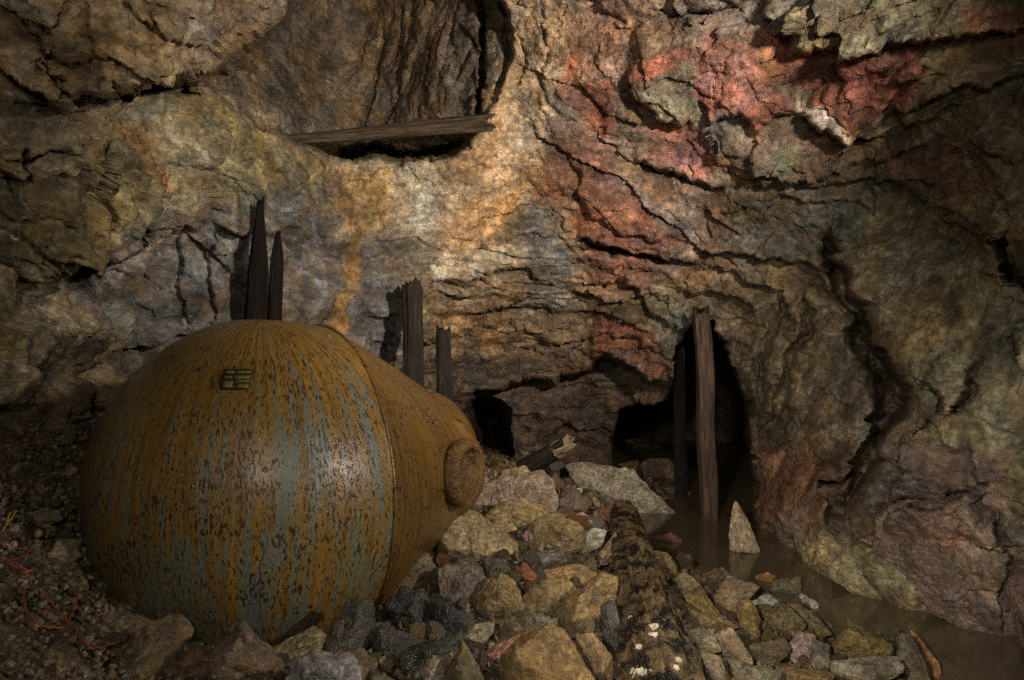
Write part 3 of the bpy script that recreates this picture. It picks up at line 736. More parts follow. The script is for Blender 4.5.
HERO = [
 ([(430,524),(438,508),(448,505),(478,516),(500,530),(519,543),(516,551),(500,563),(456,566),(440,553)],tan,'big rounded tan boulder beside the end of the rusty vessel'),
 ([(438,571),(447,565),(473,559),(484,577),(482,592),(468,609),(454,612),(441,598)],(.24,.19,.15),'mottled grey-brown rock just below the big tan boulder'),
 ([(477,600),(485,583),(503,574),(515,583),(525,606),(523,618),(497,620),(478,618)],och,'rounded yellow-brown rock right of the mottled grey-brown rock'),
 ([(525,595),(547,580),(568,581),(576,589),(565,615),(559,621),(526,614)],(.26,.185,.08),'blocky yellow-green rock in the middle of the heap, left of the tall tan rock'),
 ([(568,600),(591,583),(603,574),(619,580),(617,598),(600,621),(576,636),(562,624)],(.29,.19,.08),'tall tan rock leaning beside the fallen log'),
 ([(501,656),(524,639),(556,627),(576,645),(594,680),(570,720),(520,720)],(.24,.15,.055),'large wedge-shaped rusty rock with a grey patch at the front edge of the heap'),
 ([(473,658),(494,648),(520,634),(523,640),(497,664),(479,664)],pnk,'narrow pink crystalline rock left of the large rusty wedge'),
 ([(460,639),(476,624),(494,623),(494,633),(479,650),(468,649)],(.30,.25,.16),'small cream and grey rock above the narrow pink rock'),
 ([(518,624),(538,614),(550,618),(558,624),(547,630),(526,633)],gry,'small grey rock lying just above the large rusty wedge'),
 ([(498,622),(515,617),(524,630),(512,640),(498,636)],bro,'small brown rock between the cream and grey rock and the small grey one'),
 ([(385,604),(402,589),(424,593),(429,600),(431,633),(421,636),(395,622)],drk,'black slate block with a flat face beside the vessel'),
 ([(431,596),(445,604),(464,613),(468,627),(447,638),(431,636)],(.028,.030,.026),'black slate block right against the first, under the mottled rock'),
 ([(400,655),(430,642),(459,634),(456,656),(425,682),(395,685)],(.042,.044,.028),'wide dark green slab lying flat at the front of the heap'),
 ([(376,628),(395,630),(425,640),(402,655),(385,660),(374,645)],(.032,.032,.026),'thin dark slate below the black slate block'),
 ([(416,673),(432,659),(451,656),(444,680),(436,700),(418,700)],(.33,.27,.19),'small cream rock at the bottom edge, on the dark green slab'),
 ([(444,682),(462,645),(476,668),(488,695),(470,710),(448,705)],(.15,.12,.055),'pointed olive brown rock below the narrow pink rock'),
 ([(464,506),(481,485),(500,477),(541,471),(552,479),(558,506),(552,514),(505,516),(472,514)],(.25,.19,.145),'large grey and mauve rock behind the big tan boulder'),
 ([(500,471),(511,469),(525,465),(531,472),(520,479),(502,478)],tan,'small tan rock perched on the large grey and mauve rock'),
 ([(484,518),(497,505),(515,498),(545,505),(552,520),(520,532),(488,527)],(.26,.19,.085),'humped ochre rock in front of the large grey and mauve rock'),
 ([(488,524),(512,523),(518,530),(495,534),(486,530)],(.42,.27,.15),'flat orange-tan stone under the humped ochre rock'),
 ([(533,522),(556,512),(583,528),(582,548),(557,560),(535,545)],(.24,.175,.08),'broad olive-yellow rock at the middle of the heap top'),
 ([(522,536),(532,524),(543,535),(532,549)],(.25,.18,.17),'small mauve rock beside the broad olive-yellow rock'),
 ([(563,519),(582,513),(600,524),(585,531),(570,530)],(.38,.25,.17),'flat pinkish tan stone above the pale wedge'),
 ([(575,539),(594,528),(607,531),(603,545),(582,556),(575,548)],(.42,.40,.33),'pale wedge of rock beside the upright orange blade'),
 ([(592,564),(603,550),(616,532),(618,543),(609,557),(600,566)],(.38,.24,.12),'upright thin orange-tan blade of rock next to the log'),
 ([(533,553),(562,550),(566,562),(541,571)],gry,'flat grey stone in the middle of the heap, above the tan slab'),
 ([(514,578),(523,562),(540,577),(530,585)],rst,'small rust-red stone in the gap above the blocky yellow-green rock'),
 ([(540,571),(579,564),(597,575),(576,586),(547,581)],(.30,.19,.08),'flat tan slab above the blocky yellow-green rock'),
 ([(576,638),(594,635),(612,655),(611,682),(592,690),(582,660)],(.24,.155,.08),'tan-brown stone right of the large rusty wedge'),
 ([(601,606),(617,604),(623,640),(620,662),(606,652)],(.04,.035,.028),'black slab leaning against the fallen log'),
 ([(566,466),(575,463),(615,467),(632,472),(655,493),(674,512),(673,522),(655,523),(625,512),(597,506),(577,487)],(.42,.38,.29),'large pale grey slab-shaped boulder behind the heap by the water'),
 ([(642,463),(650,458),(668,459),(674,466),(674,484),(655,487),(644,478)],(.19,.12,.10),'square brownish-purple rock behind the pale boulder, by the tunnel'),
 ([(618,464),(638,460),(644,470),(634,476)],(.22,.10,.06),'small reddish rock on top behind the pale boulder'),
 ([(664,488),(684,485),(690,494),(676,499)],(.18,.13,.10),'low brown rock at the far water edge behind the pale boulder'),
 ([(556,503),(575,489),(590,504),(584,516),(562,514)],(.13,.10,.08),'dark rock tucked under the left end of the pale boulder'),
 ([(594,512),(614,505),(624,514),(620,526),(600,526)],(.26,.10,.06),'red-brown rock under the middle of the pale boulder'),
 ([(545,462),(556,458),(566,464),(566,478),(550,480)],(.10,.095,.085),'dark grey rock under the broken timber end'),
 ([(612,530),(630,524),(640,540),(634,556),(618,548)],(.20,.14,.07),'brown rock at the upper end of the fallen log'),
 ([(652,538),(672,533),(682,541),(664,546)],(.30,.15,.11),'flat pink stone lying in the water below the pale boulder'),
 ([(676,556),(690,554),(694,560),(682,562)],(.24,.17,.07),'tiny flat ochre stone alone in the water'),
 ([(123,663),(142,630),(173,616),(189,630),(183,650),(168,690),(128,690)],(.12,.085,.045),'rough brown clod in front of the vessel at bottom left'),
 ([(214,663),(230,626),(239,624),(252,636),(284,663),(280,692),(216,692)],(.15,.105,.07),'pointed brown rock leaning on the vessel foot'),
 ([(268,655),(288,639),(309,628),(325,637),(317,655),(290,664)],(.33,.27,.14),'smooth pale yellow rock leaning on the vessel foot'),
 ([(290,664),(315,655),(348,656),(360,668),(356,700),(292,700)],(.33,.31,.30),'shiny pale grey rock at the bottom edge below the vessel'),
 ([(172,657),(200,648),(216,654),(214,674),(182,684)],(.15,.075,.045),'flat dark red stone between the rough clod and the pointed rock'),
 ([(47,556),(58,540),(72,540),(79,556),(64,568)],(.26,.205,.13),'pale tan stone alone on the left gravel bank above the red wire'),
 ([(23,517),(40,509),(56,510),(60,519),(38,529)],(.20,.155,.10),'flat tan stone high on the left gravel bank'),
 ([(30,385),(42,372),(58,380),(56,396),(36,398)],(.17,.13,.09),'brown stone against the foot of the left wall'),
 ([(372,590),(398,560),(425,556),(438,575),(412,592),(385,606)],(.19,.145,.09),'grey-brown rock in the gap between vessel and heap'),
 ([(325,640),(345,602),(370,603),(378,636),(356,662),(328,662)],(.06,.052,.04),'dark rock wedged under the right side of the vessel'),
 ([(335,655),(362,650),(376,664),(366,690),(340,690)],(.16,.11,.07),'brown rock beside the shiny pale grey rock'),
 ([(370,672),(395,682),(410,690),(395,710),(372,705)],(.10,.09,.06),'dark olive rock at the bottom edge left of the dark green slab'),
 ([(392,548),(412,543),(428,550),(420,562),(400,564)],(.16,.14,.11),'small grey rock close under the vessel seam'),
 ([(440,612),(456,614),(474,614),(476,626),(460,634)],(.10,.09,.06),'dark stone left of the rounded yellow-brown rock'),
 ([(484,556),(508,563),(514,576),(500,576),(486,574)],(.11,.10,.08),'dark grey stone under the edge of the big tan boulder'),
 ([(714,596),(729,577),(760,588),(747,600),(729,613),(717,607)],(.28,.20,.13),'streaked brown and white rock right of the log, at the water side'),
 ([(768,593),(776,582),(801,577),(801,590),(793,599)],(.19,.18,.12),'greenish slab with a square corner at the water edge'),
 ([(792,603),(804,594),(818,604),(814,614)],(.48,.45,.38),'small white-tipped stone at the water edge'),
 ([(790,604),(804,606),(820,620),(828,632),(814,639),(798,621)],(.18,.14,.065),'olive blade of rock with its orange tip towards the water'),
 ([(752,602),(770,594),(781,602),(768,613),(756,611)],(.38,.40,.33),'pale green-white stone below the greenish slab'),
 ([(738,607),(754,601),(760,618),(758,634),(750,643),(740,631)],(.24,.165,.05),'upright ochre block below the streaked brown and white rock'),
 ([(762,612),(789,606),(804,624),(795,635),(774,632)],(.17,.13,.06),'olive rock beside the upright ochre block'),
 ([(684,596),(704,591),(714,607),(724,621),(697,613)],(.24,.17,.05),'ochre slab close to the right side of the log'),
 ([(690,610),(720,617),(738,627),(712,631),(694,624)],(.20,.15,.065),'long olive stone below the ochre slab'),
 ([(784,652),(801,633),(815,636),(821,649),(808,666),(795,663)],(.32,.22,.19),'pinkish grey square rock at the lower right bank'),
 ([(832,648),(845,632),(854,622),(888,643),(887,653),(868,662),(839,657)],(.18,.13,.045),'dark ochre roof-shaped slab at the water edge left of the thin orange-pink slab'),
 ([(917,630),(922,634),(937,664),(934,690),(927,692),(921,660)],(.50,.24,.11),'thin upright orange-pink slab edge, the rightmost rock of the bank'),
 ([(903,640),(917,634),(924,664),(926,692),(906,692),(900,660)],(.13,.12,.08),'dark olive block right behind the thin orange-pink slab'),
 ([(746,647),(786,639),(790,650),(773,666),(751,666)],(.09,.06,.03),'dark brown slab left of the pinkish grey square rock'),
 ([(712,638),(736,630),(746,650),(752,668),(743,674),(723,654)],(.28,.20,.12),'cream-flecked tan rock in the lower right bank near the log'),
 ([(700,575),(723,567),(732,576),(714,586)],(.17,.11,.06),'brown stone at the water edge near the log'),
 ([(816,640),(830,646),(829,668),(808,670)],(.15,.145,.10),'olive-grey stone right of the pinkish grey square rock'),
 ([(836,662),(870,664),(896,658),(900,672),(860,690),(838,684)],(.30,.27,.19),'pale grey-green slab at the bottom edge of the right bank'),
 ([(884,634),(901,628),(904,646),(891,658)],(.05,.045,.03),'small black stone between the roof-shaped slab and the dark olive block'),
 ([(703,652),(723,659),(728,695),(706,695)],(.16,.12,.07),'brown stone at the bottom edge right of the log'),
 ([(756,576),(768,573),(777,577),(774,584),(760,584)],(.36,.18,.06),'small orange stone on the bank top beside the greenish slab'),
 ([(654,551),(668,553),(678,568),(674,582),(660,576)],(.26,.18,.08),'ochre-brown rock beside the middle of the log'),
 ([(672,580),(686,572),(700,584),(694,596),(678,594)],(.20,.16,.09),'grey-tan rock right of the log, near the water'),
 ([(730,660),(760,668),(780,672),(776,695),(732,695)],(.13,.12,.075),'dark olive slab at the bottom edge of the right bank'),
 ([(780,668),(806,670),(832,674),(826,700),(784,700)],(.17,.11,.045),'rusty olive stone at the bottom edge below the pinkish grey rock'),
 ([(720,650),(712,630),(690,632),(682,645),(695,656)],(.15,.13,.08),'olive stone between the log and the cream-flecked tan rock'),
]
def convex(pts):
    pts = sorted(set(pts))
    def half(ps):
        r = []
        for p in ps:
            while len(r) > 1 and (r[-1][0]-r[-2][0])*(p[1]-r[-2][1])-(r[-1][1]-r[-2][1])*(p[0]-r[-2][0]) <= 0: r.pop()
            r.append(p)
        return r[:-1]
    return half(pts)+half(pts[::-1])
hero_discs = []
def hero_rock(k, poly, colr, label, d=None, name='rock', mat=None, cat='rock'):
    cx = sum(p[0] for p in poly)/len(poly); cy = sum(p[1] for p in poly)/len(poly)
    w = max(p[0] for p in poly)-min(p[0] for p in poly); h = max(p[1] for p in poly)-min(p[1] for p in poly)
    d = d or hit_floor(cx, cy+.22*h, .02)
    s = d/F
    hero_discs.append((cx, cy, .5*max(w, h), d))
    hull = convex([((x-cx)*s*1.07, -(y-cy)*s*1.07) for x, y in poly])
    rg = random.Random(k*17+3)
    planes = []
    size = .5*math.sqrt(w*h)*s; T = .85*min(w, h)*s*.5+.15*max(w, h)*s*.5
    n = len(hull)
    for i in range(n):
        (x1, z1), (x2, z2) = hull[i], hull[(i+1) % n]
        ex, ez = x2-x1, z2-z1; L = math.hypot(ex, ez)
        if L < 1e-6: continue
        nx, nz = ez/L, -ex/L; dist = nx*x1+nz*z1
        if dist < 0: nx, nz, dist = -nx, -nz, -dist
        dist = max(dist, size*.15)
        for sgn in (-1, 1):
            t = math.radians(rg.uniform(12, 62))
            planes.append(((nx*math.cos(t), sgn*math.sin(t), nz*math.cos(t)), dist*math.cos(t)))
    for sgn in (-1, 1):
        for _ in range(3):
            v = Vector((rg.uniform(-.5, .5), sgn*1., rg.uniform(-.3, .6))).normalized()
            planes.append((tuple(v), T*rg.uniform(.75, 1.1)))
    Vr, Fr = plane_rock(planes, size*1.25, 5 if w > 34 else 4, 26, k*3+1, .075)
    # turn the outline square to its line of sight
    vd = Vector(((cx-CX)/F, 1, -(cy-CY)/F)).normalized()
    X_ = Vector((1, 0, 0)); X_ = (X_-vd*X_.dot(vd)).normalized(); Z_ = X_.cross(vd).normalized()
    R = np.array([X_, vd, Z_]).T
    Vr = Vr@R.T
    o = mesh_obj(name, Vr, Fr, M[mat] if mat else M['slate'] if sum(colr) < .24 else M['rock'])
    o.location = P(cx, cy, d); o.color = (*colr, 1)
    tag(o, label, cat)
    return o
for k, (poly, colr, label) in enumerate(HERO): hero_rock(k, poly, colr, label)
for k, (poly, colr, dd_, label) in enumerate(WALLROCK): hero_rock(150+k, poly, colr, label, dd_)

# ------------------------------------------------------------------ filler stones: individuals, grouped by the place they lie
protos = []
for k in range(14):
    rg = random.Random(k+90); pl = []
    for _ in range(13):
        v = Vector((rg.gauss(0, 1), rg.gauss(0, 1), rg.gauss(0, 1))).normalized()
        f = Vector((1., .8, .55)); pl.append((tuple(v), (abs(v.x)*f.x+abs(v.y)*f.y+abs(v.z)*f.z)*rg.uniform(.55, .85)))
    Vr, Fr = plane_rock(pl, 1., 4, 26, 300+k*7, .05)
    Vr = Vr/np.abs(Vr).max()
    protos.append((Vr, Fr))
proto_mesh = {}
def stone(k, p, r, rot, colr, label, group, name='stone', lod=0):
    key = (k, M['slate'] if sum(colr) < .2 else M['rock'])
    if key not in proto_mesh:
        o = mesh_obj(name, protos[k][0], protos[k][1], key[1]); proto_mesh[key] = o.data
    else:
        o = bpy.data.objects.new(name, proto_mesh[key]); C.objects.link(o)
    o.name = name
    o.location = p; o.scale = (r, r, r); o.rotation_euler = rot; o.color = (*colr, 1)
    return tag(o, label, 'stone', group)
PAL = [och, tan, gry, oli, bro, (.22,.14,.07), (.16,.14,.10), (.28,.22,.13), (.09,.08,.06), (.20,.16,.10), (.24,.18,.09), (.12,.10,.07), (.33,.28,.2), rst]
ZONES = [  # pixel box, count, radius px, palette, label, group
 ((415,470,640,695), 120, (7, 15), PAL, 'small broken stone filling the gaps of the central rubble heap', 'small stones of the central heap'),
 ((655,565,925,695), 80, (6, 13), [oli,och,(.15,.14,.09),(.10,.085,.05),(.22,.17,.08),(.28,.25,.19),bro], 'small broken stone filling the gaps of the right bank beside the water', 'small stones of the right bank'),
 ((-10,410,235,695), 85, (4, 10), [bro,(.12,.09,.05),(.17,.13,.08),(.10,.075,.045),(.24,.18,.11),(.08,.06,.04)], 'small brown stone half sunk in the left gravel bank', 'small stones of the left bank'),
 ((280,560,440,695), 30, (7, 13), [drk,(.09,.08,.06),bro,oli,(.13,.11,.08)], 'small dark stone in the hollow between vessel and heap', 'small dark stones beside the vessel'),
 ((560,452,700,520), 22, (4, 9), [(.12,.09,.06),(.16,.11,.08),(.10,.08,.06)], 'small dark stone on the ground before the tunnel', 'small stones before the tunnel'),
]
def in_tank(x, y, m=0.):
    # outline of the vessel on the ground
    return (x+1.2)**2+(y-3.2)**2 < (.50+m)**2
def tint(c):
    k = random.uniform(.65, 1.2); return tuple(v*k*random.uniform(.95, 1.05) for v in c)
for (x0, y0, x1, y1), cnt, (ra, rb), pal_, lab, grp in ZONES:
    n = 0; tries = 0; placed = []
    while n < cnt and tries < cnt*30:
        tries += 1
        px, py = random.uniform(x0, x1), random.uniform(y0, y1)
        d = hit_floor(px, py, .02)
        if d > 7.5: continue
        x = (px-CX)/F*d
        fz = float(floor_z(x, d)[0])
        if fz < -.02 or in_tank(x, d, .05): continue
        r = random.uniform(ra, rb)*random.choice((.75, 1, 1.05))
        if any(math.hypot(px-a, py-b) < (r+c)*.62 for a, b, c in placed): continue
        over = min([math.hypot(px-h[0], (py-h[1])*1.1)-h[2] for h in hero_discs])
        if over < -r*.55: continue
        if seg_dist([(623, 520), (668, 690)], np.array([px]), np.array([py]))[0][0] < 20+(py-520)*.15: continue
        placed.append((px, py, r)); rm = r*d/F
        stone(random.randrange(len(protos)), (x, d, fz+.02+rm*.15), rm, [random.uniform(-3, 3) for _ in range(3)],
              tint(random.choice(pal_)), lab, grp)
        n += 1

# loose gravel: nobody could count it
def gravel(name, boxes, label):
    U, Fc = ico(1); vs = []; fs = []; cs = []; off = 0; rg = np.random.default_rng(5)
    for (x0, y0, x1, y1), cnt, (ra, rb) in boxes:
        for _ in range(cnt):
            px, py = rg.uniform(x0, x1), rg.uniform(y0, y1)
            d = 0; x = (px-CX)/F
            # quick march
            dd = np.arange(1.6, 8, .08); zz = EYE-(py-CY)/F*dd
            vs.append((px, py)); cs.append((ra, rb))
    pts = np.array(vs); rr = np.array(cs)
    dd = np.arange(1.6, 8, .04); D = np.full(len(pts), 0.)
    alive = np.ones(len(pts), bool)
    for d in dd:
        x = (pts[:, 0]-CX)/F*d; z = EYE-(pts[:, 1]-CY)/F*d
        f = floor_z(x, np.full(len(x), d))+.015
        hit = alive & (z < f); D[hit] = d; alive &= ~hit
    ok = D > 0
    pts, rr, D = pts[ok], rr[ok], D[ok]
    x = (pts[:, 0]-CX)/F*D; z = floor_z(x, D)
    ok = (z > -.03) & ((x+1.2)**2+(D-3.2)**2 > .52**2)
    x, D, z, rr = x[ok], D[ok], z[ok], rr[ok]
    r = (rr[:, 0]+(rr[:, 1]-rr[:, 0])*rg.random(len(x))**2)*D/F
    n = len(x)
    N = rg.normal(size=(n, 9, 3)); N /= np.linalg.norm(N, axis=2)[..., None]
    dots = np.maximum(np.einsum('vk,npk->nvp', U, N), 1e-3)
    off_ = rg.uniform(.45, 1., (n, 9))
    R = ((dots/off_[:, None, :])**16).sum(2)**(-1/16.)
    R = np.minimum(R, 1.5)
    VV = U[None]*R[..., None]*r[:, None, None]*rg.uniform(.6, 1.2, (n, 1, 3))+np.stack([x, D, z+.015+r*.2], 1)[:, None]
    FF = Fc[None]+(np.arange(n)*len(U))[:, None, None]
    pal = np.array([bro, (.12,.09,.05), tan, gry, (.10,.08,.05), (.2,.14,.08), (.16,.11,.06), (.3,.24,.16)])
    cc = pal[rg.integers(0, len(pal), n)]*rg.uniform(.6, 1.1, (n, 1))
    cc = np.repeat(cc, len(U), 0)
    o = mesh_obj(name, VV.reshape(-1, 3), FF.reshape(-1, 3), M['ground'], None, False, cc)
    tag(o, label, 'gravel', kind='stuff')
gravel('gravel', [((-60,400,330,700), 6500, (1.2, 5.)), ((330,480,700,700), 2600, (1.5, 5.5)), ((640,560,960,700), 1600, (1.5, 5.)), ((460,445,720,520), 900, (1.2, 4.))],
       'loose wet gravel and rock chips covering the banks between the larger rocks')

# ------------------------------------------------------------------ rusty vessel
VC = np.array([-1.155, 3.22, .83]); AL = math.radians(50)
AX = np.array([math.sin(AL), math.cos(AL), .0]); AY = np.array([math.cos(AL), -math.sin(AL), 0]); AZ = np.array([0, 0, 1.])
tank = empty('pressure_vessel', VC, 'huge rust-streaked egg-shaped iron pressure vessel lying on the rubble at left', 'pressure vessel')
def lathe(profile, nseg, org=np.zeros(3), ax=AX, u=AY, v=AZ, amp=.0, seed=0):
    pr = np.array(profile); a = np.linspace(0, 2*math.pi, nseg, endpoint=False)
    VV = org+pr[:, 0][:, None, None]*ax+pr[:, 1][:, None, None]*(np.cos(a)[None, :, None]*u+np.sin(a)[None, :, None]*v)
    VV = VV.reshape(-1, 3); n = len(pr)
    if amp: VV = VV+((fbm(VV*3, seed, 3)*amp)[:, None])*(VV/np.maximum(np.linalg.norm(VV, axis=1)[:, None], 1e-6))
    ii = np.arange(n*nseg).reshape(n, nseg); jj = np.roll(ii, -1, 1)
    q = np.stack([ii[:-1], ii[1:], jj[1:], jj[:-1]], -1).reshape(-1, 4)
    return VV, q
R0 = .765
dome = [(-R0*math.cos(t)*.93, max(R0*math.sin(t), 1e-4)) for t in np.linspace(0, math.pi/2, 60)]
dome += [(.27*s, R0*(1-.035*s*s)) for s in np.linspace(.02, 1, 16)]
Vt, q = lathe(dome, 160, amp=.006, seed=3)
body = mesh_obj('domed_shell', Vt, q, M['vessel'], tank)
rs = R0*.965
cone = [(.27, rs)]+[(.27+s*.60, rs-.012-(rs-.41)*(s**1.15)) for s in np.linspace(.01, 1, 24)]
e0 = cone[-1]
cone += [(e0[0]+.24*math.sin(t), e0[1]*(.25+.75*math.cos(t))-.0) for t in np.linspace(.1, math.pi/2, 14)]
cone += [(e0[0]+.24, 1e-4)]
Vt, q = lathe(cone, 140, amp=.006, seed=5)
mesh_obj('tapered_end', Vt, q, M['vessel_end'], tank)
seam = [(.262, rs-.004), (.264, rs+.008), (.276, rs+.009), (.284, rs-.012)]
Vt, q = lathe(seam, 160); sm_o = mesh_obj('weld_seam', Vt, q, M['vessel_end'], tank)
# side port with its flange, looking right
pc = .765*AX+.405*AY+.03*AZ; pn = np.array([.92, -.39, 0.]); pn /= np.linalg.norm(pn); pu = np.array([-pn[1], pn[0], 0]); 

ring = [(-.20, .13), (.04, .135), (.05, .155), (.07, .165), (.11, .164), (.125, .152), (.122, .122), (.11, .114), (.05, .112), (.04, .10)]
Vt, q = lathe(ring, 72, pc, pn, pu, AZ, .0)
Vt = Vt+(fbm(Vt*18, 9, 3)*.007)[:, None]
port = mesh_obj('port_flange', Vt, q, M['vessel_rust'], tank); port.color = (.12, .058, .014, 1); port['label'] = 'thick flaking rusty flange ring'
Vt, q = lathe([(.045, .115), (.055, .09), (.06, .05), (.062, 1e-4)], 48, pc, pn, pu, AZ)
cv = mesh_obj('port_cover', Vt, q, M['vessel_rust'], port); cv.color = (.10, .055, .02, 1)
# maker's plate with worn rows on it
def on_dome(px, py, lift=0.):
    d = Vector(((px-CX)/F, 1, -(py-CY)/F)); o = Vector((0, 0, EYE)); c = Vector(VC)
    a = d.dot(d); b = 2*d.dot(o-c); cc = (o-c).dot(o-c)-(R0+lift)**2
    t = (-b-math.sqrt(max(b*b-4*a*cc, 0)))/(2*a); return np.array(o+d*t)-VC
def patch(x0, y0, x1, y1, lift, name, mat, parent, n=6, skew=-.35, thick=.006):
    vs = []
    for L_ in (0., lift):
        for j in range(n+1):
            for i in range(n+1):
                yy = y0+(y1-y0)*j/n; xx = x0+(x1-x0)*i/n+(yy-378)*skew*.6
                vs.append(on_dome(xx, yy, L_+.001))
    ii = np.arange((n+1)**2).reshape(n+1, n+1); t = ii+(n+1)**2
    fs = [tuple(int(a) for a in (t[j, i], t[j, i+1], t[j+1, i+1], t[j+1, i])) for j in range(n) for i in range(n)]
    for i in range(n):
        fs += [(int(ii[0, i]), int(ii[0, i+1]), int(t[0, i+1]), int(t[0, i])), (int(ii[n, i]), int(t[n, i]), int(t[n, i+1]), int(ii[n, i+1])),
               (int(ii[i, 0]), int(t[i, 0]), int(t[i+1, 0]), int(ii[i+1, 0])), (int(ii[i, n]), int(ii[i+1, n]), int(t[i+1, n]), int(t[i, n]))]
    return mesh_obj(name, vs, fs, mat, parent)
pl = patch(222, 369, 251, 389, .006, 'maker_plate', M['hole'], tank); pl['label'] = 'small stained maker plate with worn unreadable rows'
for (a, b, c, d) in ((224,370.5,233,373),(235,370.5,250,373),(224,376,232,378),(234,375.5,250,378.5),(236,380,250,382),(224,381,234,387),(238,384,250,387.5)):
    patch(a, b, c, d, .010, 'plate_row', M['plate'], pl, 3)

# ------------------------------------------------------------------ timber
def log_mesh(p0, p1, r0, r1, nseg=28, nlen=60, seed=0, amp=.12, split=0., tip=None, square=0., straight=.3, rag=1., ragz=.93):
    """split, weathered timber between two points; local z runs along it"""
    L = float(np.linalg.norm(np.array(p1)-np.array(p0))); vs = []
    zz = np.linspace(0, L, nlen)
    a = np.linspace(0, 2*math.pi, nseg, endpoint=False)
    A, Zg = np.meshgrid(a, zz); t = Zg/L
    r = r0+(r1-r0)*t
    if tip is not None: r = r*np.clip((1-t)/tip, .16, 1)**.5
    q = np.stack([np.cos(A).ravel()*2.2, np.sin(A).ravel()*2.2, Zg.ravel()*1.1], 1)+seed*5.3
    grain = fbm(q*np.array([[2.5, 2.5, .5]]), seed, 4, .6)*amp+fbm(q*np.array([[7, 7, .6]]), seed+3, 2)*amp*.4
    knots = fbm(q, seed+7, 3)*amp*1.1
    if square: r = r*(1-square*(.5-.5*np.cos(4*A))*.3)
    rr = r.ravel()*(1+grain+knots)
    bend = fbm(np.stack([zz*1.2, zz*0+seed, zz*0], 1), 5+seed, 2)*r0*.9; bend = (bend-bend[0])*straight
    vs = np.stack([np.cos(A).ravel()*rr+np.repeat(bend, nseg), np.sin(A).ravel()*rr+np.repeat(bend*.5, nseg), Zg.ravel()], 1)
    # ragged ends
    ii = np.arange(nseg*nlen).reshape(nlen, nseg)
    ragn = rag*fbm(np.stack([np.cos(a)*1.6, np.sin(a)*1.6, a*0+seed], 1), seed+2, 3)
    vs[:, 2] += np.tile(ragn, nlen)*r1*1.3*np.clip((t.ravel()-ragz)/(1-ragz), 0, 1)
    vs[ii[0], 2] += ragn*r0*.5
    jj = np.roll(ii, -1, 1)
    q = np.stack([ii[:-1], jj[:-1], jj[1:], ii[1:]], -1).reshape(-1, 4)
    n = len(vs)
    vs = np.concatenate([vs, [[0, 0, r0*.05], [bend[-1], bend[-1]*.5, L-r1*.3]]])
    fs = [tuple(map(int, f)) for f in q]
    for i in range(nseg):
        j = (i+1) % nseg
        fs.append((int(ii[0, j]), int(ii[0, i]), n)); fs.append((int(ii[-1, i]), int(ii[-1, j]), n+1))
    return vs, fs
def timber(name, p0, p1, r0, r1, mat, label, cat, **k):
    vs, fs = log_mesh(p0, p1, r0, r1, **k)
    o = mesh_obj(name, vs, fs, mat)
    d = Vector(np.array(p1)-np.array(p0)); o.rotation_mode = 'QUATERNION'
    o.rotation_quaternion = d.to_track_quat('Z', 'Y'); o.location = p0
    if label: tag(o, label, cat)
    return o
def floor_pt(px, d, dz=-.1):
    x = (px-CX)/F*d; return np.array([x, d, float(floor_z(x, d)[0])+dz])
timber('charred_stake', floor_pt(250, 4.45), P(260,203,4.45), .074, .058, M['wood_black'], 'tall charred pointed stake standing against the wall behind the vessel, the left one', 'wooden stake', seed=1, tip=.3, amp=.12)
timber('charred_stake', floor_pt(268, 4.5), P(278,233,4.5), .050, .040, M['wood_black'], 'shorter charred split stake leaning on the taller one behind the vessel', 'wooden stake', seed=2, tip=.12, amp=.16)
timber('timber_post', floor_pt(414, 5.25), P(413,283,5.25), .085, .072, M['wood_dark'], 'dark upright mine post behind the vessel with a flat top, taller of the two', 'wooden post', seed=3, amp=.13, square=.6)
timber('timber_post', floor_pt(445, 5.4), P(444,330,5.4), .066, .056, M['wood_dark'], 'short dark upright mine post behind the tapered end of the vessel', 'wooden post', seed=4, amp=.15, square=.6)
timber('timber_prop', P(709,521,5.85), P(701,312,5.75), .078, .078, M['wood_prop'], 'weathered brown timber prop standing in the water before the right tunnel', 'timber prop', seed=6, amp=.08, square=.5, nlen=90)
timber('timber_prop', floor_pt(681, 6.7, -.05), P(678,345,6.7), .062, .058, M['wood_dark'], 'dark timber prop further back in the tunnel mouth, left of the brown one', 'timber prop', seed=7, amp=.1, square=.5)
timber('stope_beam', P(285,141,5.30), P(492,122,5.35), .045, .062, M['wood_mossy'], 'round mossy beam wedged across the opening high in the back wall', 'beam', seed=8, amp=.14, nlen=90)
lg = timber('fallen_log', P(672,735,2.08), P(624,514,4.30), .135, .080, M['bark'], 'rotten black and brown fallen log with white fungus on the rubble', 'log', seed=9, amp=.17, nlen=190, nseg=72, straight=0.)
lg.color = (.10, .07, .038, 1)
bpy.context.view_layer.update()
mi = lg.matrix_world.inverted()
def log_surface(px, py):
    """point of the log seen at px, py (log treated as a taper)"""
    a = np.array(P(672,735,2.08)); b = np.array(P(624,514,4.30)); best = None
    dr = np.array([(px-CX)/F, 1, -(py-CY)/F])
    for d in np.arange(2, 4.8, .004):
        p = np.array([0, 0, EYE])+dr*d
        t = np.clip(((p-a)@(b-a))/((b-a)@(b-a)), 0, 1); c = a+(b-a)*t
        if np.linalg.norm(p-c) < .135+(.080-.135)*t: return p
    return np.array([0, 0, EYE])+dr*2.8
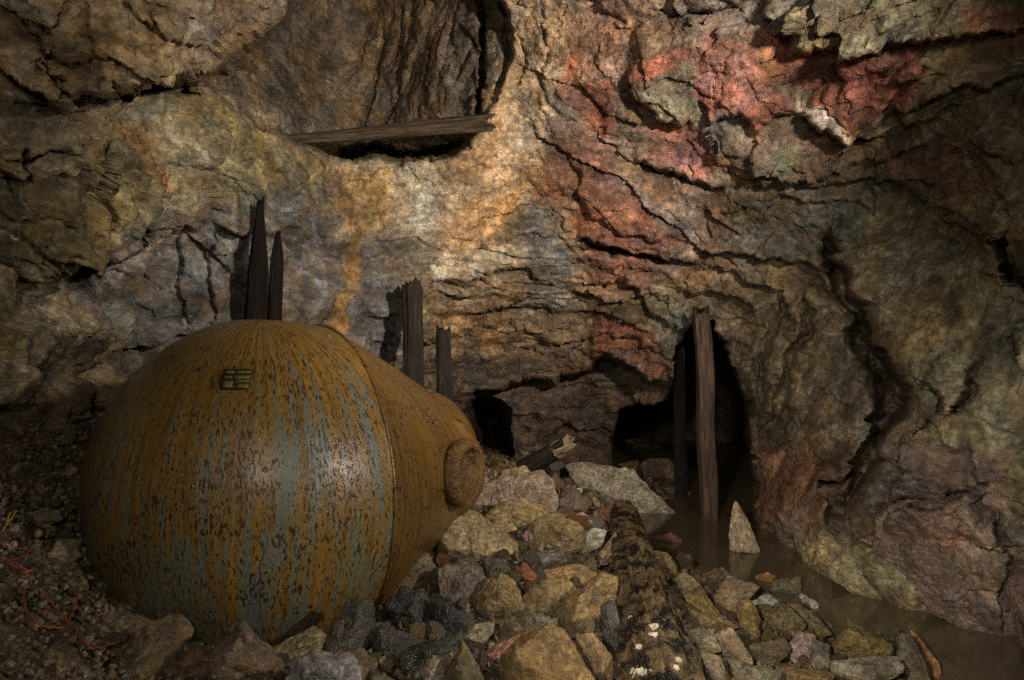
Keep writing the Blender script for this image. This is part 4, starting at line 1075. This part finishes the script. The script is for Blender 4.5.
for k, (px, py, r) in enumerate([(655,628,.016),(653,636,.013),(640,648,.012),(636,671,.014),(641,674,.018),(648,673,.010),(678,660,.009),(676,668,.008),(631,618,.008),(662,600,.006)]):
    U, Fc = ico(3); v = U*(1+fbm(U*2.+k, k, 2)[:, None]*.55)*np.array([1.2, 1., .8])*r
    c = mi@Vector(log_surface(px, py))
    f = mesh_obj('fungus_cluster', v+np.array(c), Fc, M['fungus'], lg); f['label'] = 'cream-white fungus growth'
bk = timber('broken_timber', P(521,470,5.0), P(566,444,4.85), .070, .062, M['wood_dark'], 'short broken log with pale splintered end sticking up behind the heap', 'log', seed=12, amp=.12)
bpy.context.view_layer.update()
vs, fs = log_mesh(P(556,450,4.88), P(571,441,4.84), .072, .060, seed=14, amp=.14, nlen=16, rag=.5, ragz=.3)
e = mesh_obj('splintered_end', vs, fs, M['wood_broken'], bk); e['label'] = 'pale freshly broken wood end'
e.location = (0, 0, float(np.linalg.norm(P(566,444,4.85)-P(521,470,5.0)))-.09)
# calcite crusted stump in the water
hero_rock(200, [(727,551),(731,525),(734,509),(738,502),(743,509),(746,522),(751,531),(759,551)], (.72,.58,.40), 'cream pointed mineral-crusted stump standing alone in the water', 5.05, 'crusted_stump', 'calcite', 'stump')

# ------------------------------------------------------------------ wires
def wire(name, pts, r, mat, label, cat, lift=.03, root=None):
    P3 = [np.array(P(px, py, hit_floor(px, py, lift)-.02)) for px, py in pts]
    # catmull-rom
    Q = []
    for i in range(len(P3)-1):
        a, b, c, d = P3[max(i-1, 0)], P3[i], P3[i+1], P3[min(i+2, len(P3)-1)]
        for t in np.linspace(0, 1, 7, endpoint=False):
            Q.append(.5*((2*b)+(-a+c)*t+(2*a-5*b+4*c-d)*t*t+(-a+3*b-3*c+d)*t**3))
    Q.append(P3[-1]); Q = np.array(Q); Q[:, 0] += fbm(Q*20, 3, 2)*.008; Q[:, 2] += fbm(Q*20, 4, 2)*.008
    org = Q[0].copy(); vs = []; ns = 8
    for i, p in enumerate(Q):
        t = Vector(Q[min(i+1, len(Q)-1)]-Q[max(i-1, 0)]).normalized(); u = t.orthogonal().normalized() if i == 0 else (u-t*u.dot(t)).normalized(); w_ = t.cross(u)
        for k in range(ns):
            a = 2*math.pi*k/ns; vs.append(np.array(u)*math.cos(a)*r+np.array(w_)*math.sin(a)*r+p-org)
    fs = [(i*ns+k, i*ns+(k+1) % ns, (i+1)*ns+(k+1) % ns, (i+1)*ns+k) for i in range(len(Q)-1) for k in range(ns)]
    fs += [tuple(range(ns))[::-1], tuple((len(Q)-1)*ns+k for k in range(ns))]
    o = mesh_obj(name, np.array(vs), fs, mat); o.location = org
    return tag(o, label, cat)
wire('red_wire', [(10,533),(12,546),(29,549),(20,557),(8,563),(20,570),(38,590),(60,612),(78,632),(90,648),(105,645),(125,640),(128,632),(134,627)], .0026, M['wire_red'], 'long thin red wire crossing the left gravel bank down to the rough clod', 'wire')
wire('red_wire', [(22,588),(26,612),(40,624),(62,628),(74,612),(77,590)], .0026, M['wire_red'], 'short looped red wire below the pale tan stone on the left bank', 'wire')
wire('red_wire', [(8,560),(20,566),(33,572)], .003, M['wire_red'], 'tiny red wire end beside the bend of the long red wire', 'wire')
wire('yellow_strand', [(2,530),(8,520),(12,512),(6,524),(14,516),(17,510)], .003, M['wire_yellow'], 'tangled yellow strand on the gravel at the left edge', 'wire')
# crumbs lying on the vessel
def crumb(px, py, r, colr, label):
    p = on_dome(px, py)+VC
    stone(3, p+np.array([0, .0, .006]), r, (.4, .3, px), colr, label, None, 'stone')
crumb(329,339,.020,(.42,.34,.22),'small pale stone lying on top of the rusty vessel')

# ------------------------------------------------------------------ light: the photographer's lamps and added fills, outside the frame
def lamp(name, kind, loc, target, energy, color, size, **k):
    L = bpy.data.lights.new(name, kind); L.energy = energy; L.color = color
    if kind == 'SPOT':
        L.shadow_soft_size = size; L.spot_size = math.radians(k.get('cone', 80)); L.spot_blend = k.get('blend', 1.)
    elif kind == 'AREA': L.size = size
    else: L.shadow_soft_size = size
    o = bpy.data.objects.new(name, L); C.objects.link(o); o.location = loc
    o.rotation_euler = (Vector(target)-Vector(loc)).to_track_quat('-Z', 'Y').to_euler(); return o
lamp('key_lamp', 'SPOT', (1.65, 1.1, 2.55), (-.45, 5.3, 2.75), 1050, (1., .86, .70), .09, cone=84, blend=1.)
lamp('low_lamp', 'SPOT', (1.95, 1.62, 1.70), (-.45, 3.1, .60), 175, (1., .90, .78), .06, cone=76, blend=1.)
lamp('front_fill', 'AREA', (-.1, -.5, 2.3), (.3, 4, 1.1), 30, (1., .93, .82), .6)  # added soft fill near the camera, lifts the dim banks
lamp('side_fill', 'SPOT', (-.75, -.35, 2.0), (1.75, 4.1, .45), 540, (1., .90, .76), .10, cone=42, blend=1.)  # added fill that brightens the right bank and wall foot
w_ = bpy.data.worlds.new('dark'); bpy.context.scene.world = w_; w_.use_nodes = True
w_.node_tree.nodes['Background'].inputs[0].default_value = (.5, .55, .6, 1); w_.node_tree.nodes['Background'].inputs[1].default_value = .0

cam = bpy.data.cameras.new('camera'); co = bpy.data.objects.new('camera', cam); C.objects.link(co)
co.location = (0, 0, EYE); co.rotation_euler = (math.pi/2, 0, 0); cam.sensor_width = 36; cam.lens = F/1024*36; cam.clip_start = .05
sc = bpy.context.scene; sc.camera = co
sc.cycles.use_denoising = False; sc.cycles.sample_clamp_indirect = .6; sc.cycles.sample_clamp_direct = 4.; sc.cycles.max_bounces = 4; sc.cycles.diffuse_bounces = 2; sc.cycles.glossy_bounces = 2
sc.view_settings.view_transform = 'Standard'; sc.view_settings.look = 'None'; sc.view_settings.exposure = 0.; sc.view_settings.gamma = 1.
sc.view_settings.use_curve_mapping = False
